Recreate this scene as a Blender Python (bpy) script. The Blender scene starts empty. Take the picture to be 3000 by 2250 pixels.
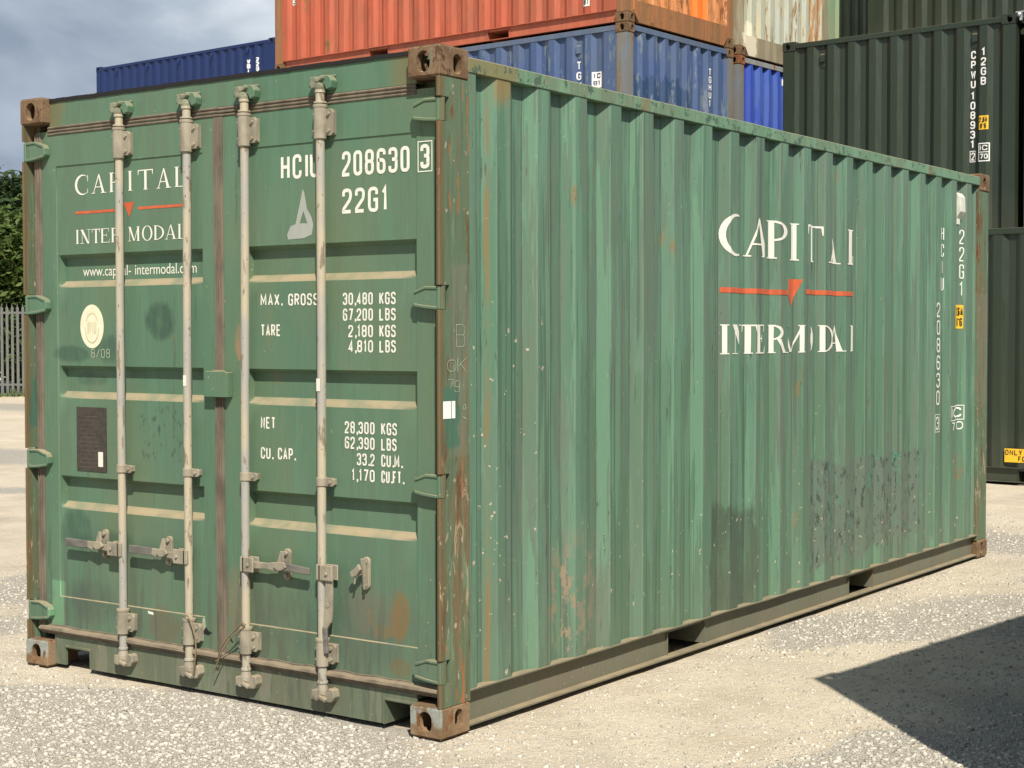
import bpy, bmesh, math, random
import numpy as np
from mathutils import Vector, Matrix, noise as mnoise
from mathutils.geometry import tessellate_polygon
R = math.radians
random.seed(7); rng = np.random.default_rng(7)
sc = bpy.context.scene
C = sc.collection

# ------------------------------------------------------------------ camera
YAW, PITCH, ROLL, FPX = -0.618821, -0.0317525, -0.001271, 4643.08
cam_d = bpy.data.cameras.new('camera'); cam = bpy.data.objects.new('camera', cam_d); C.objects.link(cam)
cam_d.sensor_width = 36; cam_d.lens = FPX / 3000 * 36; cam_d.clip_start = 0.05; cam_d.clip_end = 3000
f = Vector((math.cos(PITCH) * math.sin(YAW), math.cos(PITCH) * math.cos(YAW), math.sin(PITCH)))
s = f.cross(Vector((0, 0, 1))).normalized(); u = s.cross(f)
s2 = math.cos(ROLL) * s + math.sin(ROLL) * u; u2 = -math.sin(ROLL) * s + math.cos(ROLL) * u
m = Matrix((s2, u2, -f)).transposed().to_4x4(); m.translation = (3.62079, -4.62734, 1.52012)
cam.matrix_world = m
sc.camera = cam

# ------------------------------------------------------------------ world and sun
SUN_EL = R(46)
SUN_TO = Vector((0.712 * math.cos(SUN_EL), -0.702 * math.cos(SUN_EL), math.sin(SUN_EL)))
w = bpy.data.worlds.new('World'); sc.world = w; w.use_nodes = True
nt = w.node_tree; nt.nodes.clear()
wo = nt.nodes.new('ShaderNodeOutputWorld'); bg = nt.nodes.new('ShaderNodeBackground')
sky = nt.nodes.new('ShaderNodeTexSky'); sky.sky_type = 'NISHITA'; sky.sun_disc = False
sky.sun_elevation = SUN_EL; sky.sun_rotation = math.atan2(0.712, -0.702)
tc = nt.nodes.new('ShaderNodeTexCoord')
mp = nt.nodes.new('ShaderNodeMapping'); mp.inputs['Scale'].default_value = (1, 1, 2.2)
n1 = nt.nodes.new('ShaderNodeTexNoise'); n1.inputs['Scale'].default_value = 4.5; n1.inputs['Detail'].default_value = 5; n1.inputs['Roughness'].default_value = .5; n1.inputs['Distortion'].default_value = .3
n2 = nt.nodes.new('ShaderNodeTexNoise'); n2.inputs['Scale'].default_value = 1.7; n2.inputs['Detail'].default_value = 3
r1 = nt.nodes.new('ShaderNodeValToRGB')
r1.color_ramp.elements[0].position = .40; r1.color_ramp.elements[0].color = (3.0, 3.65, 4.7, 1)
r1.color_ramp.elements[1].position = .64; r1.color_ramp.elements[1].color = (8.2, 8.8, 9.4, 1)
e = r1.color_ramp.elements.new(.52); e.color = (4.6, 5.35, 6.3, 1)
r2 = nt.nodes.new('ShaderNodeValToRGB'); r2.color_ramp.elements[0].position = .12; r2.color_ramp.elements[1].position = .26
mx = nt.nodes.new('ShaderNodeMix'); mx.data_type = 'RGBA'
L = nt.links.new
L(tc.outputs['Generated'], mp.inputs['Vector']); L(mp.outputs[0], n1.inputs['Vector']); L(mp.outputs[0], n2.inputs['Vector'])
L(n1.outputs[0], r1.inputs[0]); L(n2.outputs[0], r2.inputs[0])
sx_ = nt.nodes.new('ShaderNodeSeparateXYZ'); L(tc.outputs['Generated'], sx_.inputs[0])
hi = nt.nodes.new('ShaderNodeMapRange'); hi.inputs[1].default_value = .30; hi.inputs[2].default_value = .55; hi.inputs[3].default_value = 1; hi.inputs[4].default_value = .1; L(sx_.outputs[2], hi.inputs[0])
cv = nt.nodes.new('ShaderNodeMath'); cv.operation = 'MULTIPLY'; L(r2.outputs[0], cv.inputs[0]); L(hi.outputs[0], cv.inputs[1])   # the cloud bank thins out overhead
L(sky.outputs[0], mx.inputs[6]); L(r1.outputs[0], mx.inputs[7]); L(cv.outputs[0], mx.inputs[0]); L(mx.outputs[2], bg.inputs[0])
bg.inputs[1].default_value = 0.078; L(bg.outputs[0], wo.inputs[0])
sd = bpy.data.lights.new('sun', 'SUN'); sun = bpy.data.objects.new('sun', sd); C.objects.link(sun)
sd.energy = 5.0; sd.angle = R(.53); sd.color = (1, .94, .835)
sun.rotation_euler = SUN_TO.to_track_quat('Z', 'Y').to_euler(); sun.location = (10, -10, 20)
sc.view_settings.view_transform = 'Standard'; sc.view_settings.look = 'None'; sc.view_settings.exposure = 0.34; sc.view_settings.gamma = 1

# ------------------------------------------------------------------ material helpers
class G:
    def __init__(s, name):
        s.m = bpy.data.materials.new(name); s.m.use_nodes = True; s.t = s.m.node_tree; s.t.nodes.clear()
        s.o = s.t.nodes.new('ShaderNodeOutputMaterial'); s.b = s.t.nodes.new('ShaderNodeBsdfPrincipled')
        s.t.links.new(s.b.outputs[0], s.o.inputs[0]); s.tc = s.t.nodes.new('ShaderNodeTexCoord'); s.P = s.tc.outputs['Object']
        s._x = None
    def lk(s, sock, v):
        if isinstance(v, bpy.types.NodeSocket): s.t.links.new(v, sock)
        elif v is not None:
            if isinstance(v, tuple) and len(v) == 3 and sock.type == 'RGBA': v = (*v, 1)
            sock.default_value = v
    def math(s, op, a, b=None, c=None, clamp=False):
        n = s.t.nodes.new('ShaderNodeMath'); n.operation = op; n.use_clamp = clamp
        s.lk(n.inputs[0], a); s.lk(n.inputs[1], b)
        if c is not None: s.lk(n.inputs[2], c)
        return n.outputs[0]
    def xyz(s):
        if not s._x:
            n = s.t.nodes.new('ShaderNodeSeparateXYZ'); s.lk(n.inputs[0], s.P); s._x = n.outputs
        return s._x
    def mapv(s, sc_, loc=(0, 0, 0), v=None):
        n = s.t.nodes.new('ShaderNodeMapping'); s.lk(n.inputs[0], v or s.P); n.inputs['Scale'].default_value = sc_; n.inputs['Location'].default_value = loc
        return n.outputs[0]
    def noise(s, scale, sc_=(1, 1, 1), detail=4, rough=.55, dist=0, loc=(0, 0, 0)):
        n = s.t.nodes.new('ShaderNodeTexNoise'); s.lk(n.inputs['Vector'], s.mapv(sc_, loc))
        n.inputs['Scale'].default_value = scale; n.inputs['Detail'].default_value = detail; n.inputs['Roughness'].default_value = rough; n.inputs['Distortion'].default_value = dist
        return n.outputs[0]
    def vor(s, scale, sc_=(1, 1, 1), feat='F1', out=0, rand=1):
        n = s.t.nodes.new('ShaderNodeTexVoronoi'); s.lk(n.inputs['Vector'], s.mapv(sc_)); n.inputs['Scale'].default_value = scale; n.feature = feat; n.inputs['Randomness'].default_value = rand
        return n.outputs[out]
    def sm(s, v, lo, hi, a=0, b=1):
        n = s.t.nodes.new('ShaderNodeMapRange'); n.interpolation_type = 'SMOOTHSTEP'; s.lk(n.inputs[0], v)
        n.inputs[1].default_value = lo; n.inputs[2].default_value = hi; n.inputs[3].default_value = a; n.inputs[4].default_value = b
        return n.outputs[0]
    def mix(s, f, a, b, mode='MIX'):
        n = s.t.nodes.new('ShaderNodeMix'); n.data_type = 'RGBA'; n.blend_type = mode
        s.lk(n.inputs[0], f); s.lk(n.inputs[6], a); s.lk(n.inputs[7], b); return n.outputs[2]
    def mul(s, a, b): return s.math('MULTIPLY', a, b)
    def inv(s, a): return s.math('SUBTRACT', 1.0, a)
    def box(s, c, lo, hi, soft=.01, wob=None):          # 1 inside lo..hi along coordinate c
        if wob is not None: c = s.math('ADD', c, wob)
        return s.mul(s.sm(c, lo - soft, lo + soft), s.sm(c, hi - soft, hi + soft, 1, 0))
    def wob(s, scale, amp, sc_=(1, 1, 1)):
        return s.math('MULTIPLY_ADD', s.noise(scale, sc_), amp * 2, -amp)
    def bump(s, h, strength=.3, dist=.01):
        n = s.t.nodes.new('ShaderNodeBump'); s.lk(n.inputs['Height'], h); n.inputs['Strength'].default_value = strength; n.inputs['Distance'].default_value = dist
        s.lk(s.b.inputs['Normal'], n.outputs[0])
    def up(s, lo=.45, hi=.75):                            # how far a face looks upward (dust settles there)
        n = s.t.nodes.new('ShaderNodeNewGeometry'); x = s.t.nodes.new('ShaderNodeSeparateXYZ'); s.lk(x.inputs[0], n.outputs['Normal'])
        return s.sm(x.outputs[2], lo, hi)
    def fin(s, col, rough=.6, metal=0, spec=.4):
        s.lk(s.b.inputs['Base Color'], col); s.lk(s.b.inputs['Roughness'], rough); s.lk(s.b.inputs['Metallic'], metal); s.b.inputs['Specular IOR Level'].default_value = spec
        return s.m

RUST = (.155, .062, .022); DUST = (.34, .27, .17); DRUST = (.07, .035, .018)
def rustcol(g):
    return g.mix(g.sm(g.noise(9, detail=6), .4, .62), RUST, DRUST)

def paint(name, base, light, dull, rust=.1, chips=.2, dirt=.5, dcol=(.15, .13, .085), rough=.55, streak=1., drip=.5, dust=1., off=0, extra=None, spec=.4, bump=.15):
    g = G(name); x, y, z = g.xyz(); lo = (off, off * .7, off * .3)
    a = g.noise(6.5, (1, 1, .10), 5, .6, .25, lo)
    b = g.noise(28, (1, 1, .05), 3, .6, 0, lo)
    fine = g.noise(110, (1, 1, .04), 3, .6, 0, lo)
    big = g.noise(1.3, (1, 1, .7), 4, .55, .2, lo)
    col = g.mix(g.mul(g.sm(big, .38, .62), .8 * streak if streak < 1.2 else .95), base, dull)
    lm = g.sm(g.math('ADD', a, g.math('MULTIPLY_ADD', big, .25, -.125)), .515, .535)
    col = g.mix(g.mul(lm, drip), col, light)
    col = g.mix(g.mul(g.sm(b, .5, .7), .45 * streak), col, dull)
    col = g.mix(g.mul(g.sm(b, .33, .45, 1, 0), .35 * streak), col, light)
    col = g.mix(g.mul(g.sm(fine, .56, .72), .35 * streak), col, tuple(c * .55 for c in base))
    if extra: col = extra(g, col, x, y, z)
    # grime creeping up from the bottom rail, in runs
    h = g.math('ADD', z, g.math('MULTIPLY_ADD', g.noise(9, (1, 1, .25), 4), -.9, .45))
    col = g.mix(g.mul(g.sm(h, .0, .75, 1, 0), .55 * dirt), col, dcol)
    if chips:
        cm = g.mul(g.sm(g.noise(55, detail=2), .71, .735), g.sm(g.noise(2.2, detail=2, loc=(3, 1, 2)), .42, .62))
        col = g.mix(g.mul(cm, chips * 2 if chips < .5 else 1.), col, (.45, .36, .26))
    if rust:
        rm = g.math('ADD', g.noise(5, (1, 1, .45), 8, .7, 0, (off + 4, 1, 2)), g.math('MULTIPLY_ADD', g.noise(1.1, detail=3, loc=(off, 5, 5)), .5, -.25))
        t = .74 - .22 * rust
        col = g.mix(g.sm(rm, t, t + .035), col, rustcol(g))
        col = g.mix(g.mul(g.sm(rm, t - .07, t), .5), col, (.25, .13, .05))
    if dust: col = g.mix(g.mul(g.up(.3, .85), g.sm(g.noise(9, (1, 1, 1), 5), .3, .62, .45 * dust, .95 * dust)), col, DUST)
    g.bump(g.math('ADD', g.mul(g.noise(60, (1, 1, .3)), .3), g.mul(g.noise(7, (1, 1, .3)), 1.)), bump, .01)
    return g.fin(col, g.sm(fine, .3, .7, rough - .08, rough + .12), 0, spec)

def plain(name, col, rough=.6, var=.25, sc_=(1, 1, 1), scale=12, dark=.6, metal=0, spec=.4, dust=0, bump=.1):
    g = G(name)
    c = g.mix(g.mul(g.sm(g.noise(scale, sc_, 5), .35, .7), var * 2 if var < .5 else 1.), col, tuple(k * dark for k in col))
    if dust: c = g.mix(g.mul(g.up(.3, .8), dust), c, DUST)
    if bump: g.bump(g.noise(40), bump, .005)
    return g.fin(c, rough, metal, spec)

# ------------------------------------------------------------------ mesh helpers
class MB:
    def __init__(s): s.v = []; s.f = []
    def add(s, v, f):
        n = len(s.v); s.v += [tuple(p) for p in v]; s.f += [tuple(i + n for i in q) for q in f]; return s
    def box(s, x0, x1, y0, y1, z0, z1):
        if x0 > x1: x0, x1 = x1, x0
        if y0 > y1: y0, y1 = y1, y0
        return s.add([(x0, y0, z0), (x1, y0, z0), (x1, y1, z0), (x0, y1, z0), (x0, y0, z1), (x1, y0, z1), (x1, y1, z1), (x0, y1, z1)],
                     [(0, 3, 2, 1), (4, 5, 6, 7), (0, 1, 5, 4), (1, 2, 6, 5), (2, 3, 7, 6), (3, 0, 4, 7)])
    def tube(s, pts, r, n=12, cap=True, r2=None):
        pts = [Vector(p) for p in pts]; rings = []; k = len(pts)
        up = Vector((0, 0, 1)); t0 = (pts[1] - pts[0]).normalized()
        if abs(t0.dot(up)) > .9: up = Vector((0, 1, 0))
        nx = t0.cross(up).normalized()
        for i, p in enumerate(pts):
            t = (pts[min(i + 1, k - 1)] - pts[max(i - 1, 0)]).normalized()
            nx = (nx - t * nx.dot(t)).normalized(); ny = t.cross(nx)
            rr = r if r2 is None else r + (r2 - r) * i / (k - 1)
            rings.append([p + (nx * math.cos(a) + ny * math.sin(a)) * rr for a in [2 * math.pi * j / n for j in range(n)]])
        v = [p for q in rings for p in q]; fc = []
        for i in range(k - 1):
            for j in range(n):
                a, b = i * n + j, i * n + (j + 1) % n
                fc.append((a, b, b + n, a + n))
        if cap: fc += [tuple(range(n))[::-1], tuple(range((k - 1) * n, k * n))]
        return s.add(v, fc)
    def lathe(s, x, y, prof, n=16):                       # prof: (z, r) around a vertical axis
        v = []; fc = []
        for z, r in prof: v += [(x + r * math.cos(2 * math.pi * j / n), y + r * math.sin(2 * math.pi * j / n), z) for j in range(n)]
        for i in range(len(prof) - 1):
            for j in range(n):
                a, b = i * n + j, i * n + (j + 1) % n; fc.append((a, b, b + n, a + n))
        fc += [tuple(range(n))[::-1], tuple(range((len(prof) - 1) * n, len(prof) * n))]
        return s.add(v, fc)
    def prism(s, poly, axis, a, b):                       # poly in the two other axes, extruded a..b along axis
        def P(p, t):
            return (t, p[0], p[1]) if axis == 0 else (p[0], t, p[1]) if axis == 1 else (p[0], p[1], t)
        n = len(poly); v = [P(p, a) for p in poly] + [P(p, b) for p in poly]
        fc = [tuple(range(n))[::-1], tuple(range(n, 2 * n))] + [(i, (i + 1) % n, n + (i + 1) % n, n + i) for i in range(n)]
        return s.add(v, fc)
    def ball(s, c, r, sy=1., n=8, sz=1.):
        v = []; fc = []; k = n // 2
        for i in range(1, k):
            th = math.pi * i / k
            v += [(c[0] + r * math.sin(th) * math.cos(2 * math.pi * j / n), c[1] + sy * r * math.sin(th) * math.sin(2 * math.pi * j / n), c[2] + sz * r * math.cos(th)) for j in range(n)]
        v += [(c[0], c[1], c[2] + r * sz), (c[0], c[1], c[2] - r * sz)]
        for i in range(k - 2):
            for j in range(n):
                a, b = i * n + j, i * n + (j + 1) % n; fc.append((a, a + n, b + n, b))
        t = len(v) - 2
        for j in range(n): fc += [(t, j, (j + 1) % n), (t + 1, (k - 2) * n + (j + 1) % n, (k - 2) * n + j)]
        return s.add(v, fc)
    def bolt(s, x, y, z, r=.009, h=.009):                 # hex head standing off a face that looks toward -y
        return s.prism([(x + r * math.cos(a), z + r * math.sin(a)) for a in [math.pi / 3 * i for i in range(6)]], 1, y - h, y)
    def build(s, name, mat, parent=None, bevel=0, smooth=False, fix=True):
        me = bpy.data.meshes.new(name); me.from_pydata(s.v, [], s.f)
        if fix:
            bm = bmesh.new(); bm.from_mesh(me); bmesh.ops.recalc_face_normals(bm, faces=bm.faces[:])
            if bevel: bmesh.ops.bevel(bm, geom=[e for e in bm.edges if len(e.link_faces) == 2 and e.calc_face_angle(0) > .6], offset=bevel, segments=1 if bevel < .004 else 2, affect='EDGES', clamp_overlap=True)
            bm.to_mesh(me); bm.free()
        return mobj(name, me, mat, parent, smooth)

def mobj(name, me, mat, parent=None, smooth=False):
    if mat and not len(me.materials): me.materials.append(mat)
    if smooth:
        me.shade_smooth()
        if hasattr(me, 'set_sharp_from_angle'): me.set_sharp_from_angle(angle=R(35))
    o = bpy.data.objects.new(name, me); C.objects.link(o)
    if parent: o.parent = parent
    return o

def thing(name, label, cat, loc=(0, 0, 0), rz=0, group=None):
    o = bpy.data.objects.new(name, None); C.objects.link(o); o.location = loc; o.rotation_euler = (0, 0, rz)
    o['label'] = label; o['category'] = cat; o.empty_display_size = .2
    if group: o['group'] = group
    return o

# ------------------------------------------------------------------ lettering
def offset_strip(pts, t, closed=False):
    n = len(pts); P = [Vector(p) for p in pts]; Lf = []; Rt = []
    for i in range(n):
        a = P[i - 1] if (i > 0 or closed) else None; b = P[(i + 1) % n] if (i < n - 1 or closed) else None
        d1 = (P[i] - a).normalized() if a is not None else None; d2 = (b - P[i]).normalized() if b is not None else None
        d1 = d1 or d2; d2 = d2 or d1
        n1 = Vector((-d1.y, d1.x)); n2 = Vector((-d2.y, d2.x)); mm = (n1 + n2)
        if mm.length < 1e-6: mm = n1
        mm = mm.normalized(); k = min(1 / max(mm.dot(n1), .3), 2.2) * t / 2
        Lf.append(P[i] + mm * k); Rt.append(P[i] - mm * k)
    q = []
    for i in range(n if closed else n - 1):
        j = (i + 1) % n; q.append([tuple(Lf[i]), tuple(Rt[i]), tuple(Rt[j]), tuple(Lf[j])])
    return q
def rounded(pts, closed, rad):
    out = []; n = len(pts)
    for i in range(n):
        x, y = pts[i][:2]; r = rad * (pts[i][2] if len(pts[i]) > 2 else 0)
        if r <= 0 or (not closed and i in (0, n - 1)): out.append((x, y)); continue
        p = Vector((x, y)); a = Vector(pts[i - 1][:2]) - p; b = Vector(pts[(i + 1) % n][:2]) - p
        ra = min(r, a.length * .5); rb = min(r, b.length * .5); A = p + a.normalized() * ra; B = p + b.normalized() * rb
        for k in range(5):
            t = k / 4; out.append(tuple(A * (1 - t) ** 2 + p * 2 * t * (1 - t) + B * t * t))
    q = []
    for a in out:
        if not q or (Vector(a) - Vector(q[-1])).length > 1e-5: q.append(a)
    if closed and (Vector(q[0]) - Vector(q[-1])).length < 1e-5: q.pop()
    return q
# strokes on a 1 x 1 cell: lists of (x, y[, corner rounding]); a trailing 'c' closes the line
GL = {
 '0': [[(0, 0, 1), (0, 1, 1), (1, 1, 1), (1, 0, 1), 'c']], 'O': [[(0, 0, 1), (0, 1, 1), (1, 1, 1), (1, 0, 1), 'c']],
 '1': [[(.1, .78), (.55, 1), (.55, 0)]], '2': [[(0, .72), (0, 1, 1), (1, 1, 1), (1, .6, .7), (0, .12, .3), (0, 0), (1, 0)]],
 '3': [[(0, .76), (0, 1, 1), (1, 1, 1), (1, .53, .7), (.35, .53)], [(.6, .53), (1, .53, .6), (1, 0, 1), (0, 0, 1), (0, .24)]],
 '4': [[(.72, 0), (.72, 1), (0, .25), (1, .25)]], '5': [[(.95, 1), (0, 1), (0, .55), (1, .58, 1), (1, 0, 1), (0, 0, 1), (0, .2)]],
 '6': [[(1, .78), (1, 1, 1), (0, 1, 1), (0, 0, 1), (1, 0, 1), (1, .55, 1), (0, .55)]], '7': [[(0, 1), (1, 1), (.35, 0)]],
 '8': [[(0, .53, .8), (0, 1, 1), (1, 1, 1), (1, .53, .8), 'c'], [(0, .53, .8), (0, 0, 1), (1, 0, 1), (1, .53, .8), 'c']],
 '9': [[(0, .22), (0, 0, 1), (1, 0, 1), (1, 1, 1), (0, 1, 1), (0, .45, 1), (1, .45)]],
 'A': [[(0, 0), (.5, 1), (1, 0)], [(.2, .3), (.8, .3)]], 'B': [[(0, 0), (0, 1), (1, 1, 1), (1, .53, .8), (0, .53)], [(.3, .53), (1, .53, .8), (1, 0, 1), (0, 0)]],
 'C': [[(1, .7), (1, 1, 1), (0, 1, 1), (0, 0, 1), (1, 0, 1), (1, .3)]], 'E': [[(1, 1), (0, 1), (0, 0), (1, 0)], [(0, .52), (.8, .52)]],
 'D': [[(0, 0), (0, 1), (1, 1, 1), (1, 0, 1), 'c']],
 'F': [[(1, 1), (0, 1), (0, 0)], [(0, .52), (.8, .52)]], 'G': [[(1, .72), (1, 1, 1), (0, 1, 1), (0, 0, 1), (1, 0, .6), (1, .48), (.55, .48)]],
 'H': [[(0, 0), (0, 1)], [(1, 0), (1, 1)], [(0, .52), (1, .52)]], 'I': [[(.5, 0), (.5, 1)]], 'K': [[(0, 0), (0, 1)], [(1, 1), (.08, .42)], [(.35, .6), (1, 0)]],
 'L': [[(0, 1), (0, 0), (1, 0)]], 'M': [[(0, 0), (0, 1), (.5, .25), (1, 1), (1, 0)]], 'N': [[(0, 0), (0, 1), (1, 0), (1, 1)]],
 'P': [[(0, 0), (0, 1), (1, 1, 1), (1, .45, 1), (0, .45)]], 'R': [[(0, 0), (0, 1), (1, 1, 1), (1, .5, 1), (0, .5)], [(.45, .5), (1, 0)]],
 'S': [[(1, .76), (1, 1, 1), (0, 1, 1), (0, .55, 1), (1, .5, 1), (1, 0, 1), (0, 0, 1), (0, .24)]], 'T': [[(0, 1), (1, 1)], [(.5, 1), (.5, 0)]],
 'U': [[(0, 1), (0, 0, 1), (1, 0, 1), (1, 1)]], 'V': [[(0, 1), (.5, 0), (1, 1)]], 'W': [[(0, 1), (.25, 0), (.5, .75), (.75, 0), (1, 1)]], 'X': [[(0, 0), (1, 1)], [(0, 1), (1, 0)]],
 'Y': [[(0, 1), (.5, .5), (1, 1)], [(.5, .5), (.5, 0)]], '.': [[(.35, 0), (.65, 0)]], ',': [[(.6, .04), (.35, -.14)]], '-': [[(.1, .5), (.9, .5)]], '/': [[(0, 0), (1, 1)]], "'": [[(.5, 1), (.5, .8)]],
}
def glyph(ch, x, z, wd, h, t):
    if ch not in GL: return []
    if ch == '.': return [[(x + wd * .3, z), (x + wd * .3 + t * 1.1, z), (x + wd * .3 + t * 1.1, z + t * 1.2), (x + wd * .3, z + t * 1.2)]]
    if ch == ',': return [[(x + wd * .3, z), (x + wd * .3 + t * .2, z - t * .9), (x + wd * .3 + t * 1.1, z), (x + wd * .3 + t * 1.1, z + t * 1.2), (x + wd * .3, z + t * 1.2)]]
    out = []; w2 = wd - t; h2 = h - t
    for st in GL[ch]:
        closed = st[-1] == 'c'; p = [(x + t / 2 + q[0] * w2, z + t / 2 + q[1] * h2, *(q[2:])) for q in st if q != 'c']
        out += offset_strip(rounded(p, closed, wd * .36), t, closed)
    return out
def line(txt, x0, x1, z0, z1, t, ratio=.74):
    """txt spread so that its cells fill x0..x1, narrow letters in half cells"""
    nar = {'I': .45, '1': .75, '.': .42, ',': .42, ' ': .6, "'": .4, 'M': 1.2, 'W': 1.25}
    tot = sum(nar.get(c, 1) for c in txt) - (1 - ratio) * nar.get(txt[-1], 1); cw = (x1 - x0) / tot; x = x0; out = []
    for c in txt:
        k = nar.get(c, 1) * cw; out += glyph(c, x, z0, max(k * ratio, t * 1.01), z1 - z0, t); x += k
    return out
def column(txt, xc, wd, ztop, h, pitch, t):
    out = []; z = ztop - h
    for c in txt:
        if c == ' ': z -= pitch * .5; continue
        out += glyph(c, xc - wd / 2, z, wd, h, t); z -= pitch
    return out
def rect(x0, x1, z0, z1): return [(x0, z0), (x1, z0), (x1, z1), (x0, z1)]
def frame(x0, x1, z0, z1, t): return offset_strip([(x0, z0), (x1, z0), (x1, z1), (x0, z1)], t, True)
def arc(cx, cy, rx, ry, a0, a1, n=14): return [(cx + rx * math.cos(R(a0 + (a1 - a0) * i / n)), cy + ry * math.sin(R(a0 + (a1 - a0) * i / n))) for i in range(n + 1)]
SB = [.82]
def serif(ch, x, z, W, H):
    T = .21 * H * SB[0] if H else 0; t = .045 * H; sr = .035 * H; T = min(T, W * .42)
    out = []
    def q(x0, x1, z0, z1): out.append(rect(x + x0, x + x1, z + z0, z + z1))
    def p(pts): out.append([(x + a, z + b) for a, b in pts])
    def stem(xc, z0=0, z1=None, top=True, bot=True, T_=T, e=.07 * H):
        z1 = H if z1 is None else z1; q(xc - T_ / 2, xc + T_ / 2, z0, z1)
        if top: q(xc - T_ / 2 - e, xc + T_ / 2 + e, z1 - sr, z1)
        if bot: q(xc - T_ / 2 - e, xc + T_ / 2 + e, z0, z0 + sr)
    e = .07 * H; sx = T / 2 + e
    if ch == 'I': stem(W / 2)
    elif ch == 'C':
        o = arc(W * .52, H / 2, W * .52, H * .53, 42, 318, 24); i = arc(W * .60, H / 2, W * .44, H * .47, 318 - 6, 42 + 6, 24); p(o + i)
        q(W * .88, W * .88 + t, H * .66, H * .98); q(W * .88, W * .88 + t * .8, H * .05, H * .28)
    elif ch == 'O' or ch == 'Q':
        for a0, a1 in ((90, 270), (-90, 90)): p(arc(W / 2, H / 2, W / 2, H * .52, a0, a1, 16) + arc(W / 2, H / 2, W / 2 - T * .95, H * .48, a1, a0, 16))
    elif ch == 'A':
        p([(W * .10, 0), (W * .10 + t * 1.1, 0), (W * .5, H * .86), (W * .48, H)]); p([(W * .86 - T, 0), (W * .88, 0), (W * .52, H), (W * .46, H * .95)])
        q(W * .25, W * .68, H * .30, H * .30 + t); q(0, W * .24, 0, sr); q(W * .62, W, 0, sr)
    elif ch in 'PR':
        stem(sx); zb = H * .46
        p(arc(sx, (H + zb) / 2, W * (.9 if ch == 'P' else .8) - sx, (H - zb) / 2, 90, -90, 12) + arc(sx, (H + zb) / 2, W * (.9 if ch == 'P' else .8) - sx - T * .95, (H - zb) / 2 - t, -90, 90, 12))
        if ch == 'R': p([(W * .42, zb + t), (W * .42 + T * .9, zb + t), (W, 0), (W - T * 1.05, 0)]); q(W - T * .5, W + e, 0, sr)
    elif ch == 'T':
        stem(W / 2, top=False); q(0, W, H - t * 1.2, H); p([(0, H), (0, H * .74), (t * .7, H * .74), (t * 1.6, H - t)]); p([(W, H), (W - t * 1.6, H - t), (W - t * .7, H * .74), (W, H * .74)])
    elif ch == 'L':
        stem(sx); q(sx, W, 0, t); p([(W, H * .28), (W - t * .8, H * .28), (W - t * 2, t), (W, 0)])
    elif ch == 'E':
        stem(sx); q(sx, W * .95, 0, t); q(sx, W * .9, H - t, H); q(sx, W * .68, H * .5, H * .5 + t)
        p([(W, H * .26), (W - t * .8, H * .26), (W - t * 2, t), (W * .93, 0)]); q(W * .9 - t * .8, W * .9, H * .76, H); q(W * .68 - t * .8, W * .68, H * .4, H * .64)
    elif ch == 'N':
        q(W * .16, W * .16 + t, 0, H); q(0, W * .34, 0, sr); q(W * .80, W * .80 + t, 0, H); q(W * .64, W, H - sr, H); p([(W * .02, H), (W * .1 + T, H), (W * .80 + t, 0), (W * .80 + t - T * 1.1, 0)])
    elif ch == 'M':
        q(W * .12, W * .12 + t, 0, H); q(0, W * .25, 0, sr); stem(W * .82, e=e * .9); p([(W * .06, H), (W * .10 + T, H), (W * .5 + T * .3, H * .02), (W * .5 - T * .4, H * .02)]); p([(W * .5 - t * .2, H * .02), (W * .5 + t, H * .02), (W * .86, H), (W * .80, H)])
    elif ch == 'D':
        stem(sx); p(arc(sx, H / 2, W - sx, H / 2, 90, -90, 16) + arc(sx, H / 2, W - sx - T, H / 2 - t, -90, 90, 16))
    return out

def text_obj(name, polys, mapf, mat, parent, breaks=None, lift=.0):
    """flat polygons (u, v) cut at the folds of the sheet they are painted on, then laid on it"""
    bm = bmesh.new()
    for k, p in enumerate(polys):
        vs = [bm.verts.new((a, b, (k % 7) * 1.3e-4)) for a, b in p]
        tris = [tuple(range(len(p)))] if len(p) <= 4 else tessellate_polygon([[Vector((a, b, 0)) for a, b in p]])
        for t in tris:
            try: bm.faces.new([vs[i] for i in t])
            except ValueError: pass
    if breaks:
        for b in breaks:
            bmesh.ops.bisect_plane(bm, geom=bm.verts[:] + bm.edges[:] + bm.faces[:], plane_co=(b, 0, 0), plane_no=(1, 0, 0))
    for v in bm.verts: v.co = mapf(v.co.x, v.co.y, v.co.z)
    me = bpy.data.meshes.new(name); bm.to_mesh(me); bm.free()
    return mobj(name, me, mat, parent)

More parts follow.
